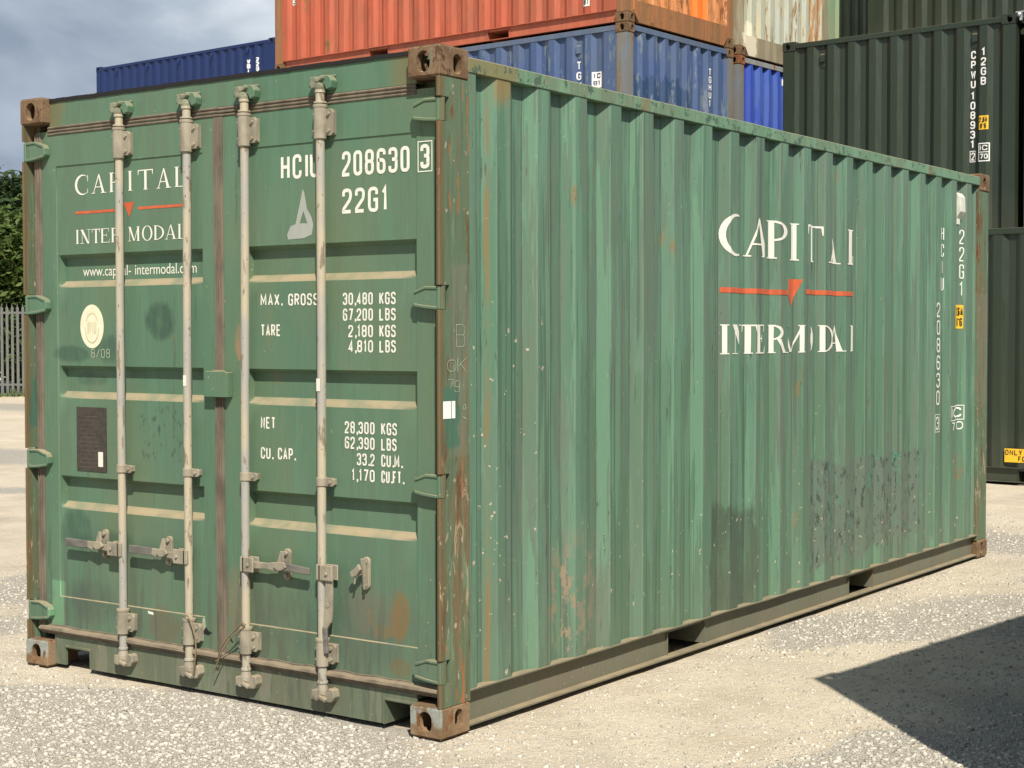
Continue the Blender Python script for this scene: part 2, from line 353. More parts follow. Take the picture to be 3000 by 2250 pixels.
# ------------------------------------------------------------------ container pieces
def casting_mesh(dx, dy, dz=.118):
    """hollow corner casting with its three apertures; outer corner at the origin, body toward -x, +y, +z"""
    bm = bmesh.new(); bmesh.ops.create_cube(bm, size=1, matrix=Matrix.Translation((-dx / 2, dy / 2, dz / 2)) @ Matrix.Diagonal((dx, dy, dz, 1)))
    bmesh.ops.bevel(bm, geom=bm.edges[:], offset=.007, segments=3, affect='EDGES')
    me = bpy.data.meshes.new('casting_base'); bm.to_mesh(me); bm.free()
    def stad(w_, h_, n=8):
        r = w_ / 2 * .98; k = h_ / 2 - r
        return arc(0, k, w_ / 2, r, 0, 180, n) + arc(0, -k, w_ / 2, r, 180, 360, n)
    cut = []
    a = MB(); a.prism([(p[0] - .078, p[1] + .060) for p in stad(.064, .081)], 1, -.05, .06); cut.append(a)
    a = MB(); a.prism([(p[0] + .108, p[1] + .064) for p in stad(.051, .076)], 0, -.06, .05); cut.append(a)
    a = MB(); a.prism([(p[0] - .08, p[1] + .09) for p in stad(.064, .12)], 2, -.05, .06); cut.append(a)
    a = MB(); a.box(-dx + .026, -.028, .028, dy - .026, .028, dz - .024); cut.append(a)
    base = bpy.data.objects.new('casting_base', me); C.objects.link(base); tmp = [base]
    for c in cut:
        o = c.build('cutter', None); tmp.append(o); md = base.modifiers.new('b', 'BOOLEAN'); md.object = o; md.operation = 'DIFFERENCE'; md.solver = 'EXACT'
    dg = bpy.context.evaluated_depsgraph_get(); res = bpy.data.meshes.new_from_object(base.evaluated_get(dg))
    v = [tuple(p.co) for p in res.vertices]; fc = [tuple(p.vertices) for p in res.polygons]
    for o in tmp: bpy.data.objects.remove(o, do_unlink=True)
    return v, fc
CAST = {}
def casting(key, sx, sy, sz, corner, mat, parent):
    k = (key, sx, sy, sz, mat.name)
    if k not in CAST:
        if key not in CAST: CAST[key] = casting_mesh(*key)
        v, fc = CAST[key]; me = bpy.data.meshes.new('corner_casting')
        flip = sx * sy * sz < 0
        me.from_pydata([(a * sx, b * sy, c * sz) for a, b, c in v], [], [q[::-1] if flip else q for q in fc]); me.materials.append(mat); CAST[k] = me
    o = bpy.data.objects.new('corner_casting', CAST[k]); C.objects.link(o); o.location = corner; o.parent = parent; return o

def profile(first, n, pitch, s0, s1, d=.036, slope=.06, inner=.07):
    """fold lines of a trapezoid wall: the outer flats end at first + k*pitch"""
    pts = [(s0, 0)]
    for k in range(n):
        a = first + k * pitch
        for s_, dd in ((a, 0), (a + slope, d), (a + slope + inner, d), (a + 2 * slope + inner, 0)):
            if s0 + .004 < s_ < s1 - .004: pts.append((s_, dd))
    pts.append((s1, 0)); return pts
def prof_at(pts, s_):
    for (a, da), (b, db) in zip(pts, pts[1:]):
        if a <= s_ <= b: return da + (db - da) * (s_ - a) / (b - a)
    return 0
FIELD = {}
def sheet(name, pts, org, u_, nrm, z0, z1, mat, parent, rows=1, dent=0, seed=0):
    mb = MB(); n = len(pts); org = Vector(org); u_ = Vector(u_); nrm = Vector(nrm)
    zs = [z0 + (z1 - z0) * i / rows for i in range(rows + 1)]
    v = []
    def dn(s_, z): return dent * (mnoise.noise(Vector((s_ * 1.1 + seed, z * 1.6, seed))) + .6 * mnoise.noise(Vector((s_ * 5 + seed, z * 6, 3)))) if dent and z0 < z < z1 else 0
    def depth(s_, z):                                       # depth of the built surface at any point of it
        j = min(max(int((z - z0) / (z1 - z0) * rows), 0), rows - 1); tz = (z - zs[j]) / (zs[j + 1] - zs[j])
        for (a, da), (b, db) in zip(pts, pts[1:]):
            if a <= s_ <= b:
                t = (s_ - a) / (b - a); return da + (db - da) * t + (dn(a, zs[j]) * (1 - t) + dn(b, zs[j]) * t) * (1 - tz) + (dn(a, zs[j + 1]) * (1 - t) + dn(b, zs[j + 1]) * t) * tz
        return 0
    for z in zs:
        for s_, d in pts:
            dd = d + dn(s_, z)
            p = org + u_ * s_ - nrm * dd; v.append((p.x, p.y, z))
    fc = [(r_ * n + i, r_ * n + i + 1, (r_ + 1) * n + i + 1, (r_ + 1) * n + i) for r_ in range(rows) for i in range(n - 1)]
    mb.add(v, fc); o = mb.build(name, mat, parent, fix=False); FIELD[o.name] = depth
    return o

# ------------------------------------------------------------------ ground
def gravel_amount(x, y):
    n = mnoise.noise(Vector((x * .55, y * .55, 1.7))) + .5 * mnoise.noise(Vector((x * 1.6, y * 1.6, 4.1)))
    g_ = .42 + .9 * n
    g_ += .5 * math.exp(-((x + 1.6) / 2.2) ** 2 - ((y + .9) / .8) ** 2)        # loose stones along the door end
    g_ -= .75 * math.exp(-((x - .55) / .45) ** 2 - ((y - 1.0) / 1.1) ** 2)     # worn sandy strip by the long side
    g_ += .3 * math.exp(-((x - .6) / .6) ** 2 - ((y - 4.2) / 1.2) ** 2)
    g_ += .45 * math.exp(-((x - .9) / .6) ** 2 - ((y + .4) / .5) ** 2)
    if y > 8 or x < -5: g_ -= .15
    return max(0., min(1., g_))
def zh(x, y):
    g_ = .006 * mnoise.noise(Vector((x * 1.3, y * 1.3, 0))) + .004 * mnoise.noise(Vector((x * 7, y * 7, 2)))
    if -2.6 < x < .15 and -.15 < y < 6.2: g_ = min(g_, .002)
    return g_ - .009
def axis_pts(lo, hi, d, far):
    a = list(np.arange(lo, hi + d / 2, d)); st = d; p = hi; q = lo
    while p < far: st *= 1.45; p += st; a.append(p); q -= st; a.insert(0, q)
    return a
gx = axis_pts(-6, 3.4, .055, 900); gy = axis_pts(-4.2, 11, .055, 900)
gv = [(x, y, zh(x, y)) for y in gy for x in gx]; nx_ = len(gx)
gf = [(j * nx_ + i, j * nx_ + i + 1, (j + 1) * nx_ + i + 1, (j + 1) * nx_ + i) for j in range(len(gy) - 1) for i in range(nx_ - 1)]
me = bpy.data.meshes.new('ground'); me.from_pydata(gv, [], gf)
at = me.attributes.new('gravel', 'FLOAT', 'POINT'); at.data.foreach_set('value', [gravel_amount(v[0], v[1]) for v in gv])
g = G('gravel_yard')
n = g.t.nodes.new('ShaderNodeAttribute'); n.attribute_name = 'gravel'; ga = g.sm(n.outputs['Fac'], .25, .75)
v1 = g.vor(125); vc = g.vor(125, out=1)
xs = g.t.nodes.new('ShaderNodeSeparateColor'); g.lk(xs.inputs[0], vc)
stone = g.mix(xs.outputs[0], (.44, .41, .345), (.58, .545, .465)); stone = g.mix(g.sm(xs.outputs[1], .8, .95), stone, (.30, .26, .20))
stone = g.mix(g.mul(g.sm(v1, .4, .7), .6), stone, (.36, .33, .275))
fines = g.mix(g.sm(g.noise(160, detail=3), .35, .7), (.58, .50, .375), (.69, .605, .47))
fines = g.mix(g.sm(g.noise(2.4, detail=6), .4, .65), fines, (.53, .45, .335)); fines = g.mix(g.mul(g.sm(g.noise(.9, (1, .3, 1), 4, loc=(7, 0, 0)), .45, .6), .6), fines, (.66, .57, .43))
edge = g.math('ADD', ga, g.math('MULTIPLY_ADD', g.noise(14, detail=4), 1.1, -.55), clamp=True)
col = g.mix(g.sm(edge, .3, .7), fines, stone)
col = g.mix(g.mul(g.sm(g.noise(.25, detail=3), .4, .65), .35), col, (.48, .43, .345))
col = g.mix(g.mul(g.sm(g.noise(5, (1, .25, 1), 6, .65, .4), .52, .70), .28), col, (.42, .37, .29))
col = g.mix(g.mul(g.sm(g.noise(1.6, (.3, 1, 1), 5, .6, .6, (4, 4, 0)), .56, .66), .3), col, (.46, .41, .325))
hgt = g.math('ADD', g.mul(g.inv(v1), g.math('MULTIPLY_ADD', edge, .8, .2)), g.mul(g.noise(300, detail=2), .35))
hgt = g.math('ADD', hgt, g.mul(g.noise(28, detail=6, rough=.7), 1.2)); g.bump(hgt, .85, .013)
ground = mobj('ground', me, g.fin(col, .92, 0, .2)); ground['kind'] = 'structure'
GROUND_MAT = g.m

def stones(name, N, sampler, smin, smax, mat, label):
    base = np.array([(-1, -1, -1), (1, -1, -1), (1, 1, -1), (-1, 1, -1), (-.8, -.8, 1), (.8, -.8, 1), (.8, .8, 1), (-.8, .8, 1)], float)
    P = sampler(N); N = len(P)
    size = smin + (smax - smin) * rng.random(N) ** 4.8
    V = base[None] * (1 + rng.normal(0, .22, (N, 8, 3))) * (size[:, None, None] / 2) * np.array([1, 1, .6]) * rng.uniform(.7, 1.3, (N, 1, 3))
    a = rng.uniform(0, 2 * np.pi, N); b = rng.normal(0, .35, N)
    ca, sa, cb, sb = np.cos(a), np.sin(a), np.cos(b), np.sin(b)
    y = V[..., 1] * cb[:, None] - V[..., 2] * sb[:, None]; z = V[..., 1] * sb[:, None] + V[..., 2] * cb[:, None]
    x = V[..., 0] * ca[:, None] - y * sa[:, None]; y = V[..., 0] * sa[:, None] + y * ca[:, None]
    V = np.stack([x, y, z], -1) + P[:, None, :]; V[..., 2] += (size * .05)[:, None]
    F = np.array([(0, 3, 2, 1), (4, 5, 6, 7), (0, 1, 5, 4), (1, 2, 6, 5), (2, 3, 7, 6), (3, 0, 4, 7)])
    fc = (F[None] + (np.arange(N) * 8)[:, None, None]).reshape(-1)
    me = bpy.data.meshes.new(name); me.vertices.add(N * 8); me.vertices.foreach_set('co', V.reshape(-1))
    me.loops.add(N * 24); me.loops.foreach_set('vertex_index', fc); me.polygons.add(N * 6); me.polygons.foreach_set('loop_start', np.arange(0, N * 24, 4)); me.update(calc_edges=True)
    at = me.attributes.new('tone', 'FLOAT', 'FACE'); at.data.foreach_set('value', np.repeat(rng.random(N), 6))
    o = mobj(name, me, mat); o['kind'] = 'stuff'; o['label'] = label; return o
def sampler(N):
    out = []
    while len(out) < N:
        x = random.uniform(-5.2, 3.2); y = random.uniform(-3.9, 10.5)
        d = math.hypot(x - 3.6, y + 4.6)
        if random.random() > min(1, (5.5 / d) ** 1.3): continue
        if -2.5 < x < .05 and .02 < y < 6.06 and not (x > -.0): continue
        if random.random() > gravel_amount(x, y) ** 1.2 + .045: continue
        out.append((x, y, zh(x, y)))
    return np.array(out)
def sampler2(N):
    out = []
    while len(out) < N:
        x = random.uniform(-4.5, 3.0); y = random.uniform(-3.6, 7)
        d = math.hypot(x - 3.6, y + 4.6)
        if random.random() > min(1, (5.0 / d) ** 1.6): continue
        if -2.5 < x < .0 and .02 < y < 6.06: continue
        if random.random() < gravel_amount(x, y): continue
        out.append((x, y, zh(x, y) + .0004))
    return np.array(out)
g = G('loose_stone'); n = g.t.nodes.new('ShaderNodeAttribute'); n.attribute_name = 'tone'
rp = g.t.nodes.new('ShaderNodeValToRGB'); g.lk(rp.inputs[0], n.outputs['Fac']); cr = rp.color_ramp
cr.elements[0].color = (.33, .295, .24, 1); cr.elements[1].color = (.62, .575, .485, 1)
for p_, c_ in ((.15, (.38, .355, .30, 1)), (.5, (.47, .435, .365, 1)), (.92, (.54, .505, .43, 1))): e = cr.elements.new(p_); e.color = c_
g.bump(g.noise(200), .3, .003)
stones('loose_gravel', 170000, sampler, .004, .021, g.fin(rp.outputs[0], .9, 0, .2), 'loose pale stones scattered over the gravel yard')
stones('fine_grit', 110000, sampler2, .003, .011, g.m, 'fine pale grit trodden into the sandy parts of the yard')

# ------------------------------------------------------------------ materials of the green container
# side sheet: sun-bleached runs, a dark rubbed patch, a peeled patch, a rust run down the first folds
BASE = (.086, .175, .112); LIGHT = (.115, .222, .150); DULL = (.110, .165, .120)
def side_extra(g, col, x, y, z):
    wb = g.wob(9, .05, (1, 1, .5)); drip = g.wob(14, .5, (1, 1, .03))
    # darker runs below the name
    m_ = g.mul(g.box(y, .95, 5.3, .02, g.wob(12, .12, (1, 1, .0))), g.box(g.math('ADD', z, drip), .0, 1.38, .01))
    m_ = g.mul(m_, g.sm(g.noise(11, (1, 1, .04), 4, .6, 0, (0, 3, 0)), .47, .49)); col = g.mix(g.mul(m_, .75), col, (.088, .165, .105))
    m_ = g.mul(g.box(y, .42, 5.8, .05), g.sm(g.noise(13, (1, 1, .05), 4, .6, 0, (0, 8, 0)), .555, .57)); col = g.mix(g.mul(m_, .55), col, (.125, .155, .115))
    m_ = g.mul(g.box(y, .42, 5.8, .05), g.sm(g.noise(9, (1, 1, .06), 5, .6, .1, (0, 15, 0)), .57, .58)); col = g.mix(g.mul(m_, .7), col, (.122, .240, .156))
    m_ = g.sm(g.noise(20, (1, 1, .018), 4, .6, 0, (0, 21, 0)), .56, .60); col = g.mix(g.mul(m_, .45), col, (.125, .160, .118))
    m_ = g.sm(g.noise(34, (1, 1, .015), 3, .6, 0, (0, 31, 0)), .60, .64); col = g.mix(g.mul(m_, .6), col, (.055, .095, .066))
    # fold contrast sharpened in colour: pale scuffed ridge edges, dark lines in the inner corners
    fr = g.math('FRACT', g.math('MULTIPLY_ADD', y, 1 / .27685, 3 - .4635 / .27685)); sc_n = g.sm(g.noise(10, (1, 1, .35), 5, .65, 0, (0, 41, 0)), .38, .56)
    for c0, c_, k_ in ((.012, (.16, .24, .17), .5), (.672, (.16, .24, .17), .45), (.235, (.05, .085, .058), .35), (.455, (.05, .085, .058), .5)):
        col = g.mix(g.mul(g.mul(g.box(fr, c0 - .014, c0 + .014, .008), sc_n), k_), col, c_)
    # rubbed dark patch
    rag = g.math('ADD', wb, g.wob(60, .05, (1, 1, .3))); rag = g.math('ADD', rag, g.wob(3, .10))
    m_ = g.mul(g.box(y, 2.15, 2.60, .02, rag), g.box(z, -.2, .66, .035, rag)); m_ = g.mul(m_, g.sm(g.noise(15, (1, 1, .2), 6, .7, 0, (0, 51, 0)), .30, .55, .45, 1)); col = g.mix(g.mul(m_, .80), col, (.055, .078, .055))
    # peeled grey patch
    pk = g.sm(g.noise(24, (1, 1, .22), 6, .7), .36, .40); m_ = g.mul(g.box(y, 3.27, 4.82, .006, rag), g.box(z, .27, .81, .006, rag)); col = g.mix(g.mul(m_, g.math('MULTIPLY_ADD', pk, .55, .35)), col, (.112, .150, .116)); mt = g.mul(m_, g.sm(g.noise(13, (1, 1, .35), 5, .6, 0, (0, 61, 0)), .60, .62)); col = g.mix(mt, col, (.075, .20, .135))
    m_ = g.mul(m_, g.sm(g.noise(40, (1, 1, .3), 6, .8), .555, .575)); col = g.mix(g.mul(m_, .85), col, (.035, .045, .034))
    # dark drag marks
    m_ = g.sm(g.noise(17, (1, 1, .13), 6, .75, 0, (2, 2, 2)), .66, .685); col = g.mix(g.mul(m_, .8), col, (.045, .058, .045))
    m_ = g.mul(g.mul(g.box(y, .78, 1.12, .08, g.wob(4, .12)), g.box(z, .12, .62, .12, g.wob(4, .15))), g.sm(g.noise(19, (1, 1, .5), 6, .75, 0, (0, 71, 0)), .50, .54)); col = g.mix(g.mul(m_, .8), col, (.26, .20, .135))
    m_ = g.sm(g.noise(42, (1, 1, .09), 4, .7, .8, (0, 81, 0)), .665, .68); col = g.mix(g.mul(m_, .75), col, (.05, .065, .05))
    # rust coloured run
    m_ = g.mul(g.box(y, .328, .346, .005, g.wob(3, .014)), g.sm(g.noise(3, (1, 1, .6)), .40, .60)); m_ = g.mul(m_, g.box(z, .1, 2.55)); col = g.mix(g.mul(m_, .7), col, (.23, .13, .045))
    m_ = g.mul(g.box(y, .37, .46, .02, wb), g.box(z, 2.43, 2.6, .04, wb)); col = g.mix(g.mul(m_, .65), col, (.26, .15, .045))
    # pale chips, dense low down near the corner
    m_ = g.mul(g.sm(g.noise(30, detail=2), .70, .72), g.math('ADD', g.mul(g.box(y, .1, .75, .15), g.sm(z, 1.5, 1.7, 1, .1)), g.mul(g.box(z, .1, .7, .2), .9), clamp=True)); col = g.mix(m_, col, (.42, .36, .27))
    return col
M_SIDE = paint('weathered_green_side', BASE, LIGHT, DULL, rust=.02, chips=.2, dirt=.3, extra=side_extra, drip=.6, streak=1.05, spec=.3, bump=.25)
def door_extra(g, col, x, y, z):
    def spot(cx, cz, rx, rz, c, k, soft=.6, sc_=(1, 1, .4)):
        d = g.math('ADD', g.math('POWER', g.math('ABSOLUTE', g.mul(g.math('SUBTRACT', x, cx), 1 / rx)), 2), g.math('POWER', g.math('ABSOLUTE', g.mul(g.math('SUBTRACT', z, cz), 1 / rz)), 2))
        d = g.math('ADD', d, g.wob(11, 1.15, (1, 1, .55))); d = g.math('ADD', d, g.wob(45, .5, (1, 1, .3))); return g.mix(g.mul(g.mul(g.sm(d, 1 - soft, 1 + soft, 1, 0), g.sm(g.noise(26, (1, 1, .35), 6, .7), .32, .58, .45, 1)), k), col, c)
    col = g.mix(g.mul(g.sm(g.noise(2.3, (1, 1, .5), 4, loc=(9, 0, 0)), .47, .66), .42), col, (.125, .165, .085))
    DK = (.035, .075, .050)
    col = spot(-1.575, 1.575, .085, .075, DK, .85); col = spot(-2.15, 1.43, .13, .035, DK, .75); col = spot(-1.92, 1.46, .10, .06, DK, .6)
    col = spot(-2.06, 1.32, .10, .03, DK, .5); col = spot(-2.13, .63, .10, .09, DK, .65); col = spot(-1.86, .60, .10, .05, DK, .5)
    col = spot(-2.05, .31, .20, .09, (.055, .08, .062), .7, 1.); col = spot(-1.56, .26, .11, .07, (.12, .10, .06), .7); col = spot(-.62, .35, .42, .16, (.06, .095, .072), .6, 1.)
    col = spot(-.245, .43, .045, .085, (.20, .115, .035), .8); col = spot(-.33, .37, .05, .03, (.20, .115, .035), .6); col = spot(-.23, .235, .05, .035, (.17, .10, .03), .6)
    col = spot(-.40, .44, .12, .10, (.14, .13, .09), .6); col = spot(-1.12, .42, .07, .14, (.17, .15, .09), .7); col = spot(-1.08, 1.48, .035, .08, (.30, .17, .09), .7, .3)
    m_ = g.mul(g.sm(g.noise(34, (1, 1, .6), 6, .7), .56, .59), g.mul(g.box(x, -1.70, -1.40, .03), g.box(z, .98, 1.20, .04))); col = g.mix(g.mul(m_, .85), col, (.045, .07, .05))
    m_ = g.mul(g.box(x, -2.305, -2.215, .006), g.box(z, .165, .395, .006, g.wob(20, .01))); col = g.mix(g.mul(m_, .8), col, (.145, .31, .175))
    m_ = g.mul(g.sm(z, 2.40, 2.47), g.math('ADD', g.box(x, -2.35, -2.20, .04, g.wob(9, .05)), g.box(x, -.26, -.1, .05, g.wob(9, .05)), clamp=True)); col = g.mix(g.mul(m_, .6), col, (.16, .125, .055))
    m_ = g.sm(g.noise(26, (1, 1, .05), 5, .7, .3, (1, 1, 9)), .64, .67); col = g.mix(g.mul(m_, .5), col, (.045, .085, .058))
    m_ = g.sm(g.noise(34, (1, 1, .35), 3, .6, 1.2, (1, 1, 19)), .70, .72); col = g.mix(g.mul(m_, .5), col, (.16, .20, .13))
    # sooty runs, brownish dirt above the bottom gasket
    m_ = g.mul(g.sm(g.noise(17, (1, 1, .07), 4, .6, 0, (5, 0, 0)), .52, .6), g.sm(z, .2, .75, 1, 0)); col = g.mix(g.mul(m_, .55), col, (.06, .075, .06))
    return col
M_DOOR = paint('weathered_green_door', (.078, .156, .097), (.104, .205, .128), (.116, .158, .103), rust=.09, chips=.25, dirt=.42, extra=door_extra, drip=.28, streak=.6, off=3, spec=.35)
M_FRAME = paint('weathered_green_frame', (.085, .160, .096), (.13, .24, .145), (.14, .155, .10), rust=.28, chips=.5, dirt=.6, off=8, spec=.35)
M_RAIL = paint('chipped_green_rail', (.13, .245, .148), (.17, .31, .19), (.15, .19, .12), rust=.22, chips=.6, dirt=0, off=12, spec=.3, bump=.4,
    extra=lambda g, c, x, y, z: g.mix(g.mul(g.sm(g.noise(16, (1, 1, 1), 6, .7), .56, .58), .85), g.mix(g.mul(g.box(y, .1, .50, .02, g.wob(10, .05)), .8), c, (.20, .165, .07)), (.055, .10, .07)))
M_BRAIL = paint('dusty_green_bottom_rail', (.10, .13, .092), (.125, .17, .12), (.165, .15, .105), rust=.2, chips=.4, dirt=1., dcol=(.175, .150, .105), off=15, spec=.25)
M_SILL = paint('dirty_green_sill', (.085, .125, .080), (.12, .18, .115), (.13, .135, .09), rust=.12, chips=.3, dirt=.5, dcol=(.17, .15, .10), off=17, spec=.25, streak=1.1,
    extra=lambda g, c, x, y, z: g.mix(g.mul(g.sm(g.noise(15, (1, 1, .12), 5, .65, 0, (6, 0, 0)), .54, .60), .6), g.mix(g.mul(g.sm(g.noise(19, (1, 1, .14), 5, .65, 0, (9, 0, 0)), .56, .62), .6), c, (.045, .075, .06)), (.20, .20, .15)))
g = G('rusty_green_post'); x, y, z = g.xyz()
col = g.mix(g.sm(g.noise(8, (1, 1, .12), 6, .7, .2), .45, .64), (.100, .150, .090), (.155, .115, .060))
col = g.mix(g.sm(g.noise(22, (1, 1, .10), 5, .7), .55, .66), col, (.13, .20, .125)); col = g.mix(g.sm(g.noise(12, (1, 1, .2), 6, .7, 0, (3, 3, 3)), .57, .63), col, (.125, .066, .032))
col = g.mix(g.sm(g.noise(19, (1, 1, .14), 6, .7, 0, (7, 3, 3)), .60, .65), col, (.30, .125, .05)); col = g.mix(g.sm(g.noise(40, (1, 1, .5), 3), .68, .70), col, (.36, .31, .23))
col = g.mix(g.mul(g.sm(y, .0, .05, 1, 0), .75), col, (.13, .068, .028))
m_ = g.mul(g.box(z, 1.05, 1.78, .01, g.wob(10, .05)), g.sm(y, .05, .09)); col = g.mix(g.mul(m_, .5), col, (.16, .17, .12))
m_ = g.mul(g.box(z, 1.09, 1.32, .01, g.wob(16, .04)), g.box(y, .03, .12, .01, g.wob(16, .03))); col = g.mix(g.mul(m_, .8), col, (.05, .14, .095))
m_ = g.mul(g.box(z, .35, 1.0, .1), g.sm(g.noise(30, (1, 1, .25), 4, .6, 1.5), .6, .63)); col = g.mix(g.mul(m_, .7), col, (.42, .33, .22))
g.bump(g.noise(25, (1, 1, .3), 6), .5, .01); col = g.mix(g.mul(g.sm(g.noise(60, (1, 1, .05), 3), .5, .7), .4), col, (.06, .07, .045)); M_POST = g.fin(col, .78, 0, .25)
g = G('rusty_casting'); col = g.mix(g.sm(g.noise(11, detail=6), .35, .65), (.135, .082, .045), (.195, .130, .078)); col = g.mix(g.sm(g.noise(26, detail=6), .55, .66), col, (.085, .048, .026))
col = g.mix(g.sm(g.noise(9, (1, 1, .3), 5, .6, 0, (3, 0, 0)), .60, .66), col, (.17, .17, .12)); col = g.mix(g.mul(g.up(), .8), col, (.34, .22, .12)); g.bump(g.noise(50, detail=6), .5, .01); M_CAST = g.fin(col, .85, 0, .2)
g = G('worn_casting'); x, y, z = g.xyz(); col = g.mix(g.sm(g.noise(9, (1, 1, .4), detail=6), .4, .6), (.17, .108, .058), (.25, .17, .10))
m_ = g.mul(g.mul(g.sm(g.noise(7, (1, 1, .5), 6, .7), .38, .46), g.sm(z, .035, .060)), g.sm(y, .004, .012, 1, 0)); col = g.mix(m_, col, (.27, .285, .25)); col = g.mix(g.sm(g.noise(24, (1, 1, .4), detail=6), .60, .66), col, (.17, .075, .032)); g.bump(g.noise(50, detail=6), .5, .01); M_CASTW = g.fin(col, .85, 0, .2)
M_GASK = plain('dirty_rubber', (.150, .122, .088), .75, .5, (1, 1, .3), 20, .55, dust=.45)
M_BLACK = plain('black_lip', (.012, .011, .010), .8, .2)
g = G('rod_galvanised'); x, y, z = g.xyz()
col = g.mix(g.sm(g.noise(5, (1, 1, .35), 4), .45, .6), (.40, .35, .25), (.31, .30, .265)); col = g.mix(g.sm(g.noise(30, (1, 1, .25), 5), .58, .66), col, (.20, .165, .115)); col = g.mix(g.mul(g.sm(g.noise(70, (1, 1, .7), 2), .68, .7), .8), col, (.12, .07, .035))
g.bump(g.noise(60), .15, .004); M_ROD = g.fin(col, .55, 0, .4)
M_HW = plain('dusty_galvanised', (.31, .275, .205), .65, .5, (1, 1, .5), 16, .6, dust=.6)
M_CAMT = plain('cam_greenish', (.24, .25, .17), .65, .5, (1, 1, 1), 22, .55, dust=.5)
M_GRIP = plain('handle_grip', (.16, .15, .13), .6, .5, (.3, 1, 1), 30, .55)
M_WHITE = plain('white_lettering', (.74, .72, .62), .6, .3, (1, 1, .3), 40, .8, bump=0)
M_WHITE2 = plain('white_stencil', (.72, .74, .66), .6, .4, (1, 1, .15), 25, .8, bump=0)
M_RED = plain('red_lettering', (.56, .115, .045), .6, .35, (1, 1, .2), 25, .7, bump=0)
M_CHALK = plain('chalk_mark', (.36, .40, .28), .9, .5, (1, 1, 1), 60, .7, bump=0)
M_GREY = plain('grey_brush_paint', (.33, .35, .31), .7, .3, (1, 1, .3), 20, .85, bump=0)
M_YEL = plain('yellow_plate', (.80, .48, .03), .5, .2, bump=0)
M_BLK2 = plain('black_print', (.02, .018, .015), .6, .1, bump=0)
M_PLATE = plain('dark_data_plate', (.055, .045, .036), .5, .5, (1, 1, 1), 45, .65)
M_WIRE = plain('rusty_wire', (.22, .17, .10), .6, .3)
M_DUSTF = plain('floor_timber', (.10, .08, .055), .9, .3)  # plain dark brown timber of the container floors

# ------------------------------------------------------------------ the green container in front
W, LN, H = 2.438, 6.058, 2.591
MC = thing('shipping_container', 'worn green twenty foot container with white CAPITAL INTERMODAL lettering, nearest on the gravel', 'shipping container')
def mir(mb):                                       # mirrored copy across the middle of the door end
    o = MB(); o.v = [(-W - a, b, c) for a, b, c in mb.v]; o.f = [q[::-1] for q in mb.f]; return o
# corner castings
for sx, cx in ((1, 0), (-1, -W)):
    for sy, cy in ((1, 0), (-1, LN)):
        for sz, cz in ((1, 0), (-1, H)):
            casting((.155, .182, .118), sx, sy, sz, (cx, cy, cz), M_CASTW if (sz == 1 and sy == 1) else M_CAST, MC)
# door-end posts: J section with a notch at every hinge
HZ = [2.353, 1.655, .950, .250]
def post_door():
    mb = MB(); z = .1175; full = [(-.022, .005), (-.012, .002), (-.006, .008), (-.0045, .02), (-.0045, .186), (-.05, .186), (-.05, .075), (-.022, .075)]
    not_ = [(-.022, .062), (-.0045, .062), (-.0045, .186), (-.05, .186), (-.05, .075), (-.022, .075)]
    for hz in sorted(HZ):
        mb.prism(full, 2, z, hz - .045); mb.prism(not_, 2, hz - .045, hz + .047); z = hz + .047
    mb.prism(full, 2, z, H - .1175); return mb
mb = post_door(); mb.build('corner_post', M_POST, MC); mir(mb).build('corner_post', M_POST, MC)
for sx in (0, 1):
    mb = MB().prism([(-.006, LN - .006), (-.006, LN - .19), (-.05, LN - .19), (-.05, LN - .06), (-.16, LN - .06), (-.16, LN - .006)], 2, .1175, H - .1175)
    (mir(mb) if sx else mb).build('corner_post', M_POST, MC, bevel=.003)
# header, roof, sill
hd = MB(); hd.box(-W + .15, -.15, .05, .16, 2.462, 2.573); hd.box(-W + .024, -.024, .11, .16, 2.30, 2.4615) ; hd.box(-.15, -.024, .1105, .16, 2.4616, 2.475)
HEAD = hd.build('door_header', M_DOOR, MC)
lip = MB(); nseg = 40
for i in range(nseg):
    xa = -W + .15 + (W - .3) * i / nseg; xb = -W + .15 + (W - .3) * (i + 1) / nseg; dz = .0007 * math.sin(i * .9) + .0006 * math.sin(i * 2.3)
    lip.box(xa, xb, .044, .075, 2.570 + dz, 2.586 + dz)
lip.build('header_lip', M_BLACK, HEAD)
mb = MB().box(-W + .05, -.05, .076, LN - .05, 2.552, 2.572)
for k in range(20): mb.box(-W + .07, -.07, .3 + k * .277, .42 + k * .277, 2.572, 2.578)
mb.build('roof', M_FRAME, MC)
# sill, with the two recesses next to the castings
zs0, zs1 = .012, .150
pl = [(-2.283, zs1), (-2.283, zs0), (-2.208, zs0), (-2.208, .09), (-2.046, .09), (-2.034, .08), (-2.034, zs0), (-.315, zs0), (-.315, .106), (-.156, .1), (-.155, .119), (-.155, zs1)]
mb = MB(); mb.prism(pl, 1, .046, .058); mb.box(-W + .155, -.155, .058, .14, .125, .149); mb.box(-2.034, -.315, .058, .07, .012, .125)
SILL = mb.build('door_sill', M_SILL, MC)
for xa, xb, zt in ((-2.208, -2.034, .095), (-.315, -.156, .106)):
    fm = MB(); a_ = xb if xb < -1 else xa; fm.box(xa, xb, .041, .2, zt, zt + .008); fm.box(a_ - .004, a_ + .004, .041, .2, .012, zt)
    fm.build('lift_recess', M_SILL, SILL)
mb = MB().box(-W + .05, -.05, .14, LN - .08, .150, .170); mb.build('floor', M_DUSTF, MC)
